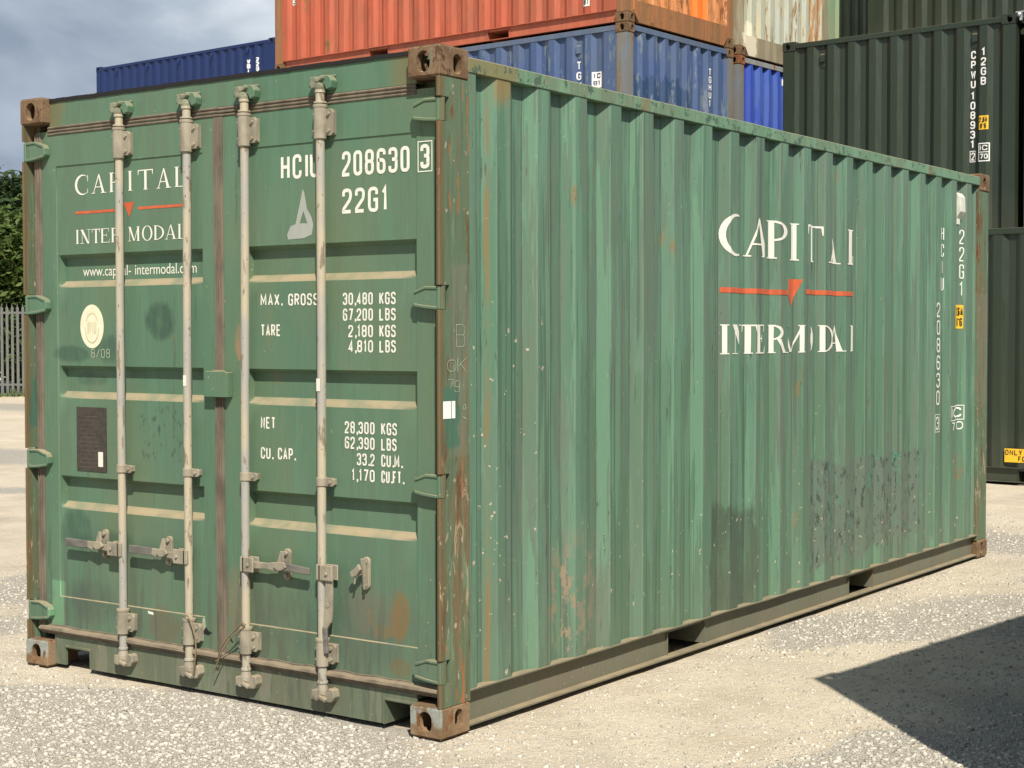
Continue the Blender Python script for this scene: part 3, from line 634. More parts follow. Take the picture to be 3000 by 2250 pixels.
# long sides
PR = profile(.4635, 20, .27685, .168, 5.885); PR = [(.168, 0), (.235, 0), (.287, .036), (.315, .036), (.372, 0)] + [p for p in PR if p[0] > .40]
SX = -.010
SIDE = sheet('side_panel', PR, (SX, 0, 0), (0, 1, 0), (1, 0, 0), .158, 2.512, M_SIDE, MC, rows=14, dent=.0022, seed=5)
sheet('side_panel', PR, (-W - SX, 0, 0), (0, 1, 0), (-1, 0, 0), .158, 2.512, M_SIDE, MC)
for s_ in (0, 1):
    mb = MB(); k = 60; ya, yb = .182, LN - .182
    prev = None; v = []; fc = []
    for i in range(k + 1):
        yy = ya + (yb - ya) * i / k; dz = .0022 * mnoise.noise(Vector((yy * 2.2, 0, 1))); dx = .002 * mnoise.noise(Vector((yy * 2.7, 5, 1)))
        n_ = len(v); v += [(-.0055 + dx, yy, 2.508 + dz), (-.0055 + dx, yy, 2.566 + dz), (-.066, yy, 2.568 + dz), (-.066, yy, 2.508 + dz)]
        if i: fc += [(n_ - 4 + j, n_ - 4 + (j + 1) % 4, n_ + (j + 1) % 4, n_ + j) for j in range(4)]
    mb.add(v, fc + [(0, 1, 2, 3), (len(v) - 1, len(v) - 2, len(v) - 3, len(v) - 4)])
    (mir(mb) if s_ else mb).build('top_rail', M_RAIL, MC, bevel=.003)
    mb = MB(); v = []; fc = []; k = 80                              # top flange, a little bent
    for i in range(k + 1):
        yy = ya + (yb - ya) * i / k; dx = .003 * mnoise.noise(Vector((yy * 3, 2, 1))) ; dz = .0025 * mnoise.noise(Vector((yy * 2.4, 8, 1)))
        n_ = len(v); v += [(-.004 + dx, yy, .153 + dz), (-.004 + dx, yy, .159 + dz), (-.08, yy, .160), (-.08, yy, .153)]
        if i: fc += [(n_ - 4 + j, n_ - 4 + (j + 1) % 4, n_ + (j + 1) % 4, n_ + j) for j in range(4)]
    mb.add(v, fc + [(0, 1, 2, 3), (len(v) - 1, len(v) - 2, len(v) - 3, len(v) - 4)])
    mb.box(-.058, -.004, ya, yb, .019, .026)
    cuts = [(1.752, 2.112), (3.818, 4.168)]; a_ = ya
    for c0, c1 in cuts + [(yb, yb)]: mb.box(-.052, -.045, a_, c0, .026, .153); a_ = c1
    for c0, c1 in cuts:
        mb.box(-.0515, -.0455, c0, c1, .128, .153)
        for yy in (c0, c1): mb.box(-.6, -.036, yy - .003, yy + .003, .0262, .128)
        mb.box(-.6, -.053, c0 + .003, c1 - .003, .126, .130)
    (mir(mb) if s_ else mb).build('bottom_rail', M_BRAIL, MC)
ep = profile(.19, 9, .25, .16, W - .16, .045)
sheet('end_panel', ep, (-W, LN - .012, 0), (1, 0, 0), (0, 1, 0), .15, 2.5, M_SIDE, MC)
mb = MB(); mb.box(-W + .16, -.16, LN - .06, LN - .006, 2.50, 2.572); mb.build('end_rail', M_RAIL, MC)
mb = MB(); mb.box(-W + .16, -.16, LN - .06, LN - .006, .012, .155); mb.build('end_rail', M_BRAIL, MC)

# doors
DY, RD = .050, .036
def door(x0, x1, p0, p1, r0, r1, mat):
    zp0, zp1 = .322, 2.281; REC = [(1.731, 1.879), (1.231, 1.378), (.729, .878)]
    dep = mb = MB()
    def D(x, z):
        d = DY
        if p0 - 1e-6 < x < p1 + 1e-6 and zp0 - 1e-6 < z < zp1 + 1e-6:
            d += .005 * min(1, min(x - p0, p1 - x) / .004, min(z - zp0, zp1 - z) / .004)
            for a_, b_ in REC:
                t = min((x - r0) / .008, (r1 - x) / .008, (z - a_) / .030, (b_ - z) / .018)
                if t > 0: t = min(1, t); d += RD * (t * .5 + .5 * t * t * (3 - 2 * t))
            d += .0020 * mnoise.noise(Vector((x * 3, z * 3, 1)))
        return d
    X = sorted({x0, p0, p0 + .004, r0, r0 + .008, r1 - .008, r1, p1 - .004, p1, x1} | {r0 + (r1 - r0) * i / 10 for i in range(1, 10)})
    Z = sorted({.158, zp0, zp0 + .004, zp1 - .004, zp1, 2.440} | {v for a_, b_ in REC for v in (a_, a_ + .0075, a_ + .015, a_ + .0225, a_ + .030, b_ - .018, b_)} | {.45, .6, 1.0, 1.12, 1.5, 1.62, 2.0, 2.14})
    nX = len(X); v = [(x, D(x, z), z) for z in Z for x in X]; fc = [(j * nX + i, j * nX + i + 1, (j + 1) * nX + i + 1, (j + 1) * nX + i) for j in range(len(Z) - 1) for i in range(nX - 1)]
    mb.add(v, fc); mb.box(x0, x1, DY + .0005, DY + .05, .158, .2); mb.box(x0, x0 + .03, DY + .0005, DY + .05, .2, 2.440); mb.box(x1 - .03, x1, DY + .0005, DY + .05, .2, 2.440)
    return mb.build('door', mat, MC, fix=False, smooth=True)
DL = door(-2.385, -1.222, -2.250, -1.302, -2.242, -1.308, M_DOOR)
DR = door(-1.190, -.062, -1.062, -.150, -1.054, -.156, M_DOOR)
def ribs(a, b, n, y0, amp):                     # rubber seal section: (across, y)
    pts = [(a, .07), (a, y0 + .004)]
    for i in range(n):
        c0 = a + (b - a) * i / n; c1 = a + (b - a) * (i + 1) / n; w_ = c1 - c0
        pts += [(c0 + w_ * .12, y0 + .003), (c0 + w_ * .3, y0 - amp * .7), (c0 + w_ * .5, y0 - amp), (c0 + w_ * .7, y0 - amp * .7), (c0 + w_ * .88, y0 + .003)]
    return pts + [(b, y0 + .004), (b, .07)]
def seal(path, sect, vertical, tear=0):
    mb = MB(); v = []; n_ = len(sect)
    for t, off_ in path:
        for (c, y_) in sect:
            e_ = tear * mnoise.noise(Vector((t * 12, c * 20, 3))) if c > sect[0][0] + .6 * (sect[-1][0] - sect[0][0]) else 0
            v.append((c + off_, y_ - abs(e_) * .4, t) if vertical else (t, y_ - abs(e_) * .5, c + off_ + e_))
    fc = [(i * n_ + j, i * n_ + j + 1, (i + 1) * n_ + j + 1, (i + 1) * n_ + j) for i in range(len(path) - 1) for j in range(n_ - 1)]
    return mb.add(v, fc)
lin = lambda a, b, n: [(a + (b - a) * i / n, 0) for i in range(n + 1)]
seal(lin(-2.30, -1.206, 60), ribs(2.419, 2.463, 3, .047, .0022), False, .001).build('door_seal', M_GASK, DL)
seal(lin(-1.206, -.150, 60), ribs(2.419, 2.461, 3, .047, .0022), False, .001).build('door_seal', M_GASK, DR)
seal([(t, .002 * math.sin(t * 5)) for t, _ in lin(.168, 2.419, 60)], ribs(-1.232, -1.206, 2, .046, .004), True).build('door_seal', M_GASK, DL)
seal([(t, .002 * math.sin(t * 5)) for t, _ in lin(.168, 2.419, 60)], ribs(-1.206, -1.178, 2, .044, .004), True).build('door_seal', M_GASK, DR)
seal(lin(.16, 2.43, 20), ribs(-2.394, -2.345, 3, .044, .003), True).build('door_seal', M_GASK, DL)
seal(lin(.16, 2.43, 20), ribs(-.066, -.026, 2, .092, .003), True).build('door_seal', M_GASK, DR)
seal(lin(-2.37, -1.206, 110), ribs(.146, .190, 1, .040, .020), False, .005).build('door_seal', M_GASK, DL)
seal(lin(-1.206, -.030, 110), ribs(.147, .192, 1, .040, .020), False, .005).build('door_seal', M_GASK, DR)

# hinges
def hinge(zc, left):
    a = MB(); z_ = lambda k: zc + k
    a.prism([(-.018, z_(.042)), (-.085, z_(.043)), (-.138, z_(.026)), (-.150, z_(.010)), (-.152, z_(-.018)), (-.140, z_(-.032)), (-.090, z_(-.040)), (-.018, z_(-.046))], 1, .018, .0495)
    a.prism([(-.018, z_(.042)), (-.085, z_(.043)), (-.138, z_(.026)), (-.136, z_(.014)), (-.084, z_(.032)), (-.018, z_(.030))], 1, .0130, .018)
    a.prism([(-.018, z_(-.046)), (-.090, z_(-.040)), (-.140, z_(-.032)), (-.138, z_(-.020)), (-.088, z_(-.028)), (-.018, z_(-.034))], 1, .0135, .018)
    a.box(-.026, -.012, .010, .048, zc - .044, zc + .041)
    o = (mir(a) if left else a).build('hinge', M_DOOR, DL if left else DR, bevel=.003)
    b = MB().lathe(-.0205, .032, [(zc - .043, .0165), (zc + .044, .0165)], 14); (mir(b) if left else b).build('hinge_pin', M_POST, DL if left else DR, smooth=True)
for hz in HZ:
    for lf in (0, 1): hinge(hz, lf)

# lock rods and their gear
RY, RR = .022, .0178
RX = [(-1.7885, -1.7885), (-1.366, -1.3735), (-1.0265, -1.0370), (-.6110, -.6130)]
def at_z(i, z): a, b = RX[i]; return b + (a - b) * z / 2.5
for i in range(4):
    D_ = DL if i < 2 else DR; sg = -1 if i < 2 else 1
    mb = MB()
    pts = [(at_z(i, z), RY + .0015 * math.sin(z * 3 + i), z) for z in [.13 + 2.33 * k / 24 for k in range(25)]]
    mb.tube(pts, RR, 18)
    for z, hh, rr in ((2.462, .016, .0215), (2.421, .010, .026), (.135, .012, .0215)): mb.lathe(at_z(i, z), RY, [(z, RR), (z + .002, rr), (z + hh - .002, rr), (z + hh, RR)], 18)
    mb.build('lock_rod', M_ROD, D_, smooth=True)
    # bearing brackets: sleeve round the rod and a bolted ear to its right
    for z0, z1 in ((2.283, 2.419), (.205, .318)):
        xc = at_z(i, z0); b = MB()
        b.lathe(xc, RY, [(z0, .021), (z0 + .001, .0265), (z1 - .014, .0265), (z1 - .013, .029), (z1 - .002, .029), (z1, .021)], 18)
        b.prism([(xc, z0 + .012), (xc + .056, z0 + .012), (xc + .066, z0 + .022), (xc + .066, z1 - .034), (xc + .056, z1 - .020), (xc, z1 - .020)], 1, .022, .034)
        b.box(xc - .024, xc + .06, .034, .0545, z0 + .016, z1 - .024)
        for zz in (z0 + .030, z1 - .040): b.bolt(xc + .045, .022, zz, .0085, .009); b.bolt(xc - .012, -.0045, zz, .004, .002)
        b.build('rod_bracket', M_HW, D_, bevel=.0015)
    zc = (.932, .936, .936, .937)[i]; xc = at_z(i, zc); b = MB()
    b.lathe(xc, RY, [(zc - .0175, .019), (zc - .0165, .0235), (zc + .0165, .0235), (zc + .0175, .019)], 18)
    b.prism([(xc, zc - .017), (xc + .058, zc - .017), (xc + .066, zc - .010), (xc + .066, zc + .010), (xc + .058, zc + .017), (xc, zc + .017)], 1, .018, .027); b.box(xc - .02, xc + .05, .027, .0565, zc - .012, zc + .012)
    b.bolt(xc + .047, .018, zc, .008, .008); b.build('rod_guide', M_HW, D_, bevel=.0015)
    # cam ends and the keepers they bite into
    for top in (0, 1):
        z = 2.472 if top else .122; xc = at_z(i, z); d = 1 if top else -1
        c = MB(); c.lathe(xc, RY, sorted([(z - d * .012, .018), (z + d * .012, .024), (z + d * .030, .024), (z + d * .036, .016)]), 14)
        c.prism([(xc - .030, z + d * .010), (xc - .036, z + d * .030), (xc - .028, z + d * .052), (xc - .010, z + d * .054), (xc + .004, z + d * .036), (xc + .016, z + d * .022), (xc + .004, z + d * .008)][::d], 1, .000, .026)
        c.prism([(xc - .010, z + d * .040), (xc + .030, z + d * .056), (xc + .034, z + d * .044), (xc + .002, z + d * .028)][::d], 1, -.004, .022)
        c.build('lock_cam', M_CAMT if top else M_HW, D_, bevel=.002)
        k = MB(); k.prism([(xc + .008, z + d * .060), (xc + .052, z + d * .056), (xc + .068, z + d * .034), (xc + .062, z + d * .006), (xc + .040, z + d * .000), (xc + .030, z + d * .018), (xc + .010, z + d * .034)][::d], 1, .012, .0495)
        k.prism([(xc - .052, z + d * .016), (xc - .034, z + d * .016), (xc - .034, z + d * .056), (xc - .052, z + d * .052)][::d], 1, .010, .0495)
        k.box(xc - .052, xc + .06, .042, .0499 if top else .0455, z + d * .052, z + d * .062) if top else k.box(xc - .05, xc + .055, .036, .0455, z - .054, z - .046)
        k.build('cam_keeper', M_DOOR if top else M_HW, HEAD if top else SILL, bevel=.003)
def catch(xc, sg, D_, opened=False):              # latch plate that holds a handle against the door
    c = MB(); zc = .588
    c.prism([(xc + p[0], zc + p[1]) for p in arc(0, .046, .019, .019, 0, 180, 8) + arc(0, -.046, .017, .017, 180, 360, 8)], 1, .040, .0545)
    c.bolt(xc, .040, zc + .046, .0105, .010); c.bolt(xc, .040, zc - .046, .0105, .010)
    if not opened:
        c.prism([(xc - .020, zc + .016), (xc - .004, zc + .058), (xc + .012, zc + .058), (xc + .016, zc + .02), (xc + .006, zc - .006), (xc - .016, zc - .006)], 1, .006, .014)
        c.prism([(xc - .036, zc - .006), (xc - .02, zc + .014), (xc + .02, zc + .016), (xc + .036, zc - .004), (xc + .01, zc - .018), (xc - .01, zc - .022)], 1, -.002, .007)
        c.box(xc - .014, xc + .014, .007, .040, zc - .022, zc - .012)
    else:
        c.prism([(xc - .012, zc + .060), (xc + .012, zc + .060), (xc + .012, zc - .06), (xc + .002, zc - .06), (xc - .002, zc + .01)], 1, .022, .030)
        c.prism([(xc - .050, zc + .006), (xc - .030, zc + .020), (xc - .010, zc + .040), (xc + .004, zc + .020), (xc - .018, zc - .008), (xc - .044, zc - .014)], 1, .004, .018)
        c.prism([(xc - .030, zc - .012), (xc - .022, zc - .010), (xc - .030, zc - .042), (xc - .038, zc - .040)], 1, .010, .016)
        c.box(xc - .03, xc - .01, .018, .040, zc - .006, zc + .014)
    c.build('handle_catch', M_HW, D_, bevel=.002)
HB = [(-1.8375, -2.152, -1.928), (-1.419, -1.728, -1.516), (-.998, -.668, -.823)]
for i, (hx, ex, cx) in enumerate(HB):
    D_ = DL if i < 2 else DR; zc = .577; sg = 1 if ex > hx else -1; rx = at_z(i, zc)
    b = MB(); b.box(min(rx, hx + sg * .026), max(rx, hx + sg * .026), -.002, .006, zc - .031, zc + .031); b.box(min(rx, hx + sg * .026), max(rx, hx + sg * .026), .032, .038, zc - .031, zc + .031)
    b.box(rx - .012, rx + .012, -.002, .038, zc - .031, zc + .031); b.bolt(hx, -.002, zc, .0085, .008); b.build('handle_hub', M_HW, D_, bevel=.003)
    P = lambda t, z: (hx + (ex - hx) * t, z); z0 = zc
    h_ = MB(); pg = [P(0, z0 + .016), P(.28, z0 + .014), P(.38, z0 + .020), P(.55, z0 + .022), P(.55, z0 - .006), P(.42, z0 - .016), P(.28, z0 - .010), P(0, z0 - .016)]
    h_.prism(pg, 1, .008, .020); HD = h_.build('door_handle', M_HW, D_, bevel=.002)
    h_ = MB(); pg = [P(.53, z0 + .024), P(1, z0 + (.026 if i < 2 else .014)), P(1, z0 + (-.008 if i < 2 else -.014)), P(.55, z0 - .010)]; h_.prism(pg, 1, .003, .016); h_.build('handle_grip', M_GRIP, D_, bevel=.003)
    catch(cx, sg, D_)
# the fourth handle hangs open
b = MB(); hx = -.567; rx = at_z(3, .58); b.box(rx, hx + .028, -.004, .003, .549, .611); b.box(rx, hx + .028, .030, .036, .549, .611); b.box(rx - .012, rx + .012, -.004, .036, .549, .611); b.bolt(hx, -.004, .578, .0085, .008); b.build('handle_hub', M_HW, DR, bevel=.003)
h_ = MB(); h_.prism([(-.583, .57), (-.551, .57), (-.549, .50), (-.551, .43), (-.557, .385), (-.580, .352), (-.594, .360), (-.592, .42), (-.585, .50)], 1, .006, .018); h_.bolt(-.572, .006, .452, .011, .003); h_.build('door_handle', M_HW, DR, bevel=.002)
h_ = MB(); h_.prism([(-.597, .366), (-.575, .366), (-.570, .26), (-.590, .256)], 1, .000, .014); h_.build('handle_grip', M_GRIP, DR, bevel=.003)
catch(-.404, 1, DR, True)
# lock box cover over the meeting edges, data plate, round sticker, small labels
b = MB(); b.prism([(-1.262, 1.258), (-1.130, 1.258), (-1.130, 1.360), (-1.140, 1.366), (-1.250, 1.366), (-1.262, 1.360)], 1, .012, .022); b.box(-1.262, -1.252, .022, .049, 1.258, 1.362); b.box(-1.14, -1.130, .022, .049, 1.258, 1.362); b.box(-1.252, -1.14, .022, .049, 1.352, 1.362)
b.box(-1.225, -1.17, .022, .045, 1.364, 1.370); b.build('lock_box', M_DOOR, DL, bevel=.002)
b = MB().box(-2.124, -1.924, .0515, .0548, .906, 1.193); PLT = b.build('data_plate', M_PLATE, DL)
b = MB(); b.bolt(-2.07, .0515, 1.094, .006, .003); b.bolt(-1.989, .0515, 1.091, .006, .003)
for zz in np.arange(1.15, .92, -.019): b.box(-2.105, -1.95 - random.random() * .05, .0511, .0515, zz, zz + .0035)
b.build('plate_text', plain('worn_print', (.085, .072, .058), .6, .4), PLT)
text_obj('label_strip', [rect(-1.978, -1.946, .929, .995)], lambda a, b_, c: Vector((a, .0510 - c, b_)), M_WHITE, PLT)
text_obj('round_sticker', [arc(-2.015, 1.555, .079, .098, 0, 360, 28)[:-1]], lambda a, b_, c: Vector((a, .0535 - c, b_)), plain('cream_sticker', (.74, .70, .50), .6, .3, (1, 1, 1), 30, .8), DL)
text_obj('sticker_ring', [q for q in offset_strip(arc(-2.015, 1.550, .046, .068, 180, 360, 18), .006)] + [q for q in offset_strip(arc(-2.015, 1.562, .040, .052, 20, 160, 12), .005)] + line('IIVVII', -2.045, -1.985, 1.520, 1.575, .004), lambda a, b_, c: Vector((a, .0530 - c, b_)), plain('faded_print', (.60, .56, .38), .6, .3), DL)
text_obj('label_strip', [rect(-.020, .020, 1.300, 1.345)], lambda a, b_, c: Vector((at_z(1, 1.32) + a * .5 + .003, RY - RR - .0015, b_ + .002)), M_WHITE, DL)
text_obj('label_strip', [rect(-.010, .010, 1.295, 1.345)], lambda a, b_, c: Vector((at_z(3, 1.3) + a, RY - RR - .0015, b_)), M_WHITE, DR)

# lettering on the doors
DM = lambda dy: (lambda a, b_, c: Vector((a, dy - .0012 - c, b_)))
CAPL = [('C', 0, .135), ('A', .158, .295), ('P', .322, .437), ('I', .478, .545), ('T', .581, .714), ('A', .745, .872), ('L', .902, 1.)]
INTL = [('I', 0, .037), ('N', .047, .147), ('T', .157, .232), ('E', .240, .323), ('R', .335, .440), ('M', .487, .600), ('O', .613, .705), ('D', .718, .808), ('A', .815, .916), ('L', .926, 1.)]
INTS = [('I', 0, .037), ('N', .047, .147), ('T', .150, .212), ('E', .207, .264), ('R', .330, .415), ('M', .420, .575), ('O', .600, .668), ('D', .695, .79), ('A', .79, .895), ('L', .926, 1.)]
def logo(u0, u1, zc, zi, hc, hi, lst=INTL):
    w_ = u1 - u0; a = []; b_ = []
    for ch, p, q_ in CAPL: a += serif(ch, u0 + w_ * p, zc, w_ * (q_ - p), hc)
    for ch, p, q_ in lst: b_ += serif(ch, u0 + w_ * p, zi, w_ * (q_ - p), hi)
    return a, b_
for A_ in logo(-2.122, -1.403, 2.145, 1.925, .086, .063): text_obj('lettering', A_, DM(.055), M_WHITE, DL)
text_obj('red_emblem', [rect(-2.119, -1.815, 2.0585, 2.0705), rect(-1.707, -1.400, 2.0610, 2.0725), [(-1.797, 2.096), (-1.763, 2.031), (-1.730, 2.096)]], DM(.055), M_RED, DL)
# web address in the first recess, from the built-in typeface
def word(txt, x0, x1, z0, h, dy, par, mat):
    cu = bpy.data.curves.new('lettering', 'FONT'); cu.body = txt; cu.size = 1; o = bpy.data.objects.new('tmp', cu); C.objects.link(o)
    dg = bpy.context.evaluated_depsgraph_get(); me = bpy.data.meshes.new_from_object(o.evaluated_get(dg)); bpy.data.objects.remove(o, do_unlink=True)
    xs_ = [v.co.x for v in me.vertices]; a, b_ = min(xs_), max(xs_)
    for v in me.vertices: v.co = Vector((x0 + (v.co.x - a) / (b_ - a) * (x1 - x0), dy - .0015, z0 + v.co.y * h / .72))
    me.name = 'lettering'; return mobj('lettering', me, mat, par)
word('www.capital-', -2.115, -1.795, 1.781, .047, .091, DL, M_WHITE); word('intermodal.com', -1.768, -1.382, 1.781, .047, .091, DL, M_WHITE)
text_obj('chalk_mark', line('8/08', -2.022, -1.897, 1.415, 1.455, .004), DM(.055), M_CHALK, DL)
T1 = .0138
for A_ in (line('HCIU', -.854, -.648, 2.140, 2.238, T1), line('208630', -.527, -.187, 2.134, 2.232, T1, .76), line('22G1', -.527, -.290, 1.990, 2.087, T1, .76)): text_obj('lettering', A_, DM(.055), M_WHITE, DR)
text_obj('lettering', glyph('3', -.131, 2.140, .044, .092, .0145) + frame(-.1415, -.0755, 2.130, 2.242, .004), DM(.050), M_WHITE, DR)
t2 = .0071; A_ = []
def row(txt, x0, x1, z, h=.048): text_obj('lettering', line(txt, x0, x1, z, z + h, t2, .78), DM(.055), M_WHITE, DR)
row('MAX.', -.972, -.848, 1.635); row('GROSS', -.818, -.655, 1.634); row('TARE', -.972, -.861, 1.511)
for txt, xa, unit, z in (('30,480', -.526, 'KGS', 1.633), ('67,200', -.526, 'LBS', 1.571), ('2,180', -.498, 'KGS', 1.507), ('4,810', -.498, 'LBS', 1.448)): row(txt, xa, -.372, z); row(unit, -.340, -.258, z)
row('NET', -.975, -.893, 1.134); row('CU.', -.976, -.905, 1.010); row('CAP.', -.880, -.781, 1.011)
for txt, xa, unit, xe, z in (('28,300', -.519, 'KGS', -.254, 1.130), ('62,390', -.519, 'LBS', -.256, 1.070), ('33.2', -.457, 'CU.M.', -.226, 1.007), ('1,170', -.485, 'CU.FT.', -.220, .945)): row(txt, xa, -.366, z); row(unit, -.333, xe, z)
text_obj('brush_mark', [[(-.752, 2.040), (-.737, 2.097), (-.728, 2.085), (-.714, 2.020), (-.733, 2.010)], [(-.714, 2.020), (-.690, 1.985), (-.680, 1.955), (-.688, 1.915), (-.712, 1.960), (-.733, 2.010)], [(-.752, 2.040), (-.733, 2.010), (-.753, 1.962), (-.776, 1.959)],
    [(-.776, 1.959), (-.753, 1.962), (-.712, 1.960), (-.688, 1.915), (-.730, 1.902), (-.817, 1.899), (-.822, 1.920), (-.803, 1.952)]], DM(.055), M_GREY, DR)
# torn skin, the dark inside its holes painted as flat black, and chipped bits near the foot of the door edges
for D_, pts in ((DL, [(-1.318, .262), (-1.296, .281), (-1.285, .268), (-1.262, .262), (-1.283, .249), (-1.316, .253)]), (DR, [(-1.162, .262), (-1.146, .247), (-1.135, .233), (-1.148, .236), (-1.160, .248)])):
    text_obj('torn_hole', [pts], DM(.050), M_BLACK, D_); k = [(a - .012, b_ + .012 if b_ > .26 else b_) for a, b_ in pts[:3]]
text_obj('bare_patch', [[(-1.318, .318), (-1.306, .322), (-1.298, .285), (-1.314, .262), (-1.322, .270)]], DM(.050), M_CHALK, DL)
text_obj('label_strip', [[(-1.660, .315), (-1.625, .312), (-1.622, .300), (-1.655, .303)]], DM(.050), M_WHITE, DL)
# seal wires
MB().tube([(-1.375, -.006, .330), (-1.345, -.012, .335), (-1.318, -.012, .305), (-1.300, -.010, .25), (-1.296, -.012, .19), (-1.306, -.014, .12), (-1.318, -.010, .085)], .0035, 6).build('wire_tie', M_WIRE, DL, smooth=True)
MB().tube([(-1.212, .020, .155), (-1.190, .012, .160), (-1.165, -.004, .205), (-1.120, -.006, .262), (-1.065, -.004, .310), (-1.030, -.004, .335), (-1.012, -.006, .332), (-1.025, -.006, .315), (-1.09, -.008, .275), (-1.15, -.008, .20), (-1.205, .002, .110)], .0035, 6).build('wire_tie', M_WIRE, DR, smooth=True)

# lettering on the long side, laid over the folds
SB[0] = 1.05
BR = [p[0] for p in PR]
SM = lambda a, b_, c: Vector((SX - FIELD[SIDE.name](a, b_) + .0022 + c, a, b_))
for A_ in logo(2.255, 3.870, 1.905, 1.418, .196, .146, INTS): text_obj('lettering', A_, SM, M_WHITE, SIDE, BR)
text_obj('red_emblem', [rect(2.26, 2.945, 1.7195, 1.7455), rect(3.165, 3.87, 1.7290, 1.7545), [(2.985, 1.806), (3.062, 1.660), (3.139, 1.806)]], SM, M_RED, SIDE, BR)
Y1, Y2 = 5.290, 5.595
GS = [column('HCIU', 5.284, .042, 2.201, .085, .1075, .009), column('208630', 5.126, .060, 1.714, .094, .1115, .0125),
      glyph('3', 5.100, .905, .044, .085, .010) + frame(5.084, 5.158, .893, 1.003, .004),
      column('22G1', 5.600, .034, 2.199, .094, .1135, .008),
      glyph('I', 5.375, .965, .02, .07, .01) + glyph('C', 5.405, .965, .20, .07, .012) + frame(5.365, 5.625, .952, 1.044, .006) + glyph('7', 5.385, .885, .05, .055, .009) + glyph('0', 5.56, .885, .06, .055, .009)]
for A_ in GS: text_obj('lettering', A_, SM, M_WHITE2, SIDE, BR)
text_obj('height_sticker', [rect(5.435, 5.615, 1.550, 1.705)], SM, M_YEL, SIDE, BR)
text_obj('height_figures', [q for q in line('2,6M', 5.545, 5.610, 1.635, 1.690, .008)] + line("8'6", 5.55, 5.605, 1.565, 1.620, .008), lambda a, b_, c: SM(a, b_, c) + Vector((.0015, 0, 0)), M_BLK2, SIDE, BR)
b = MB(); b.prism([(-.040, 2.440), (-.012, 2.430), (.006, 2.405), (.010, 2.310), (-.020, 2.262), (-.040, 2.262)], 1, 5.462, 5.560); b.box(-.045, -.008, 5.455, 5.51, 2.225, 2.262); b.build('vent_cover', plain('white_vent', (.62, .63, .54), .6, .3, (1, 1, 1), 20, .7), SIDE, bevel=.003)
# marks on the near corner post
PM = lambda a, b_, c: Vector((-.0045 + .0012 + c, a, b_))
text_obj('chalk_mark', glyph('B', .100, 1.470, .055, .086, .003) + glyph('O', .045, 1.378, .055, .045, .003) + glyph('K', .108, 1.375, .055, .055, .003) + glyph('7', .050, 1.315, .035, .035, .003) + glyph('9', .090, 1.300, .032, .045, .003) + glyph('0', .142, 1.232, .018, .022, .003) + [[(.14, 1.205), (.143, 1.208), (.165, 1.198), (.163, 1.195)]], PM, M_CHALK, MC)
text_obj('label_strip', [rect(.020, .068, 1.203, 1.268), rect(.072, .094, 1.203, 1.268)], PM, plain('white_tape', (.85, .85, .78), .6, .1), MC)

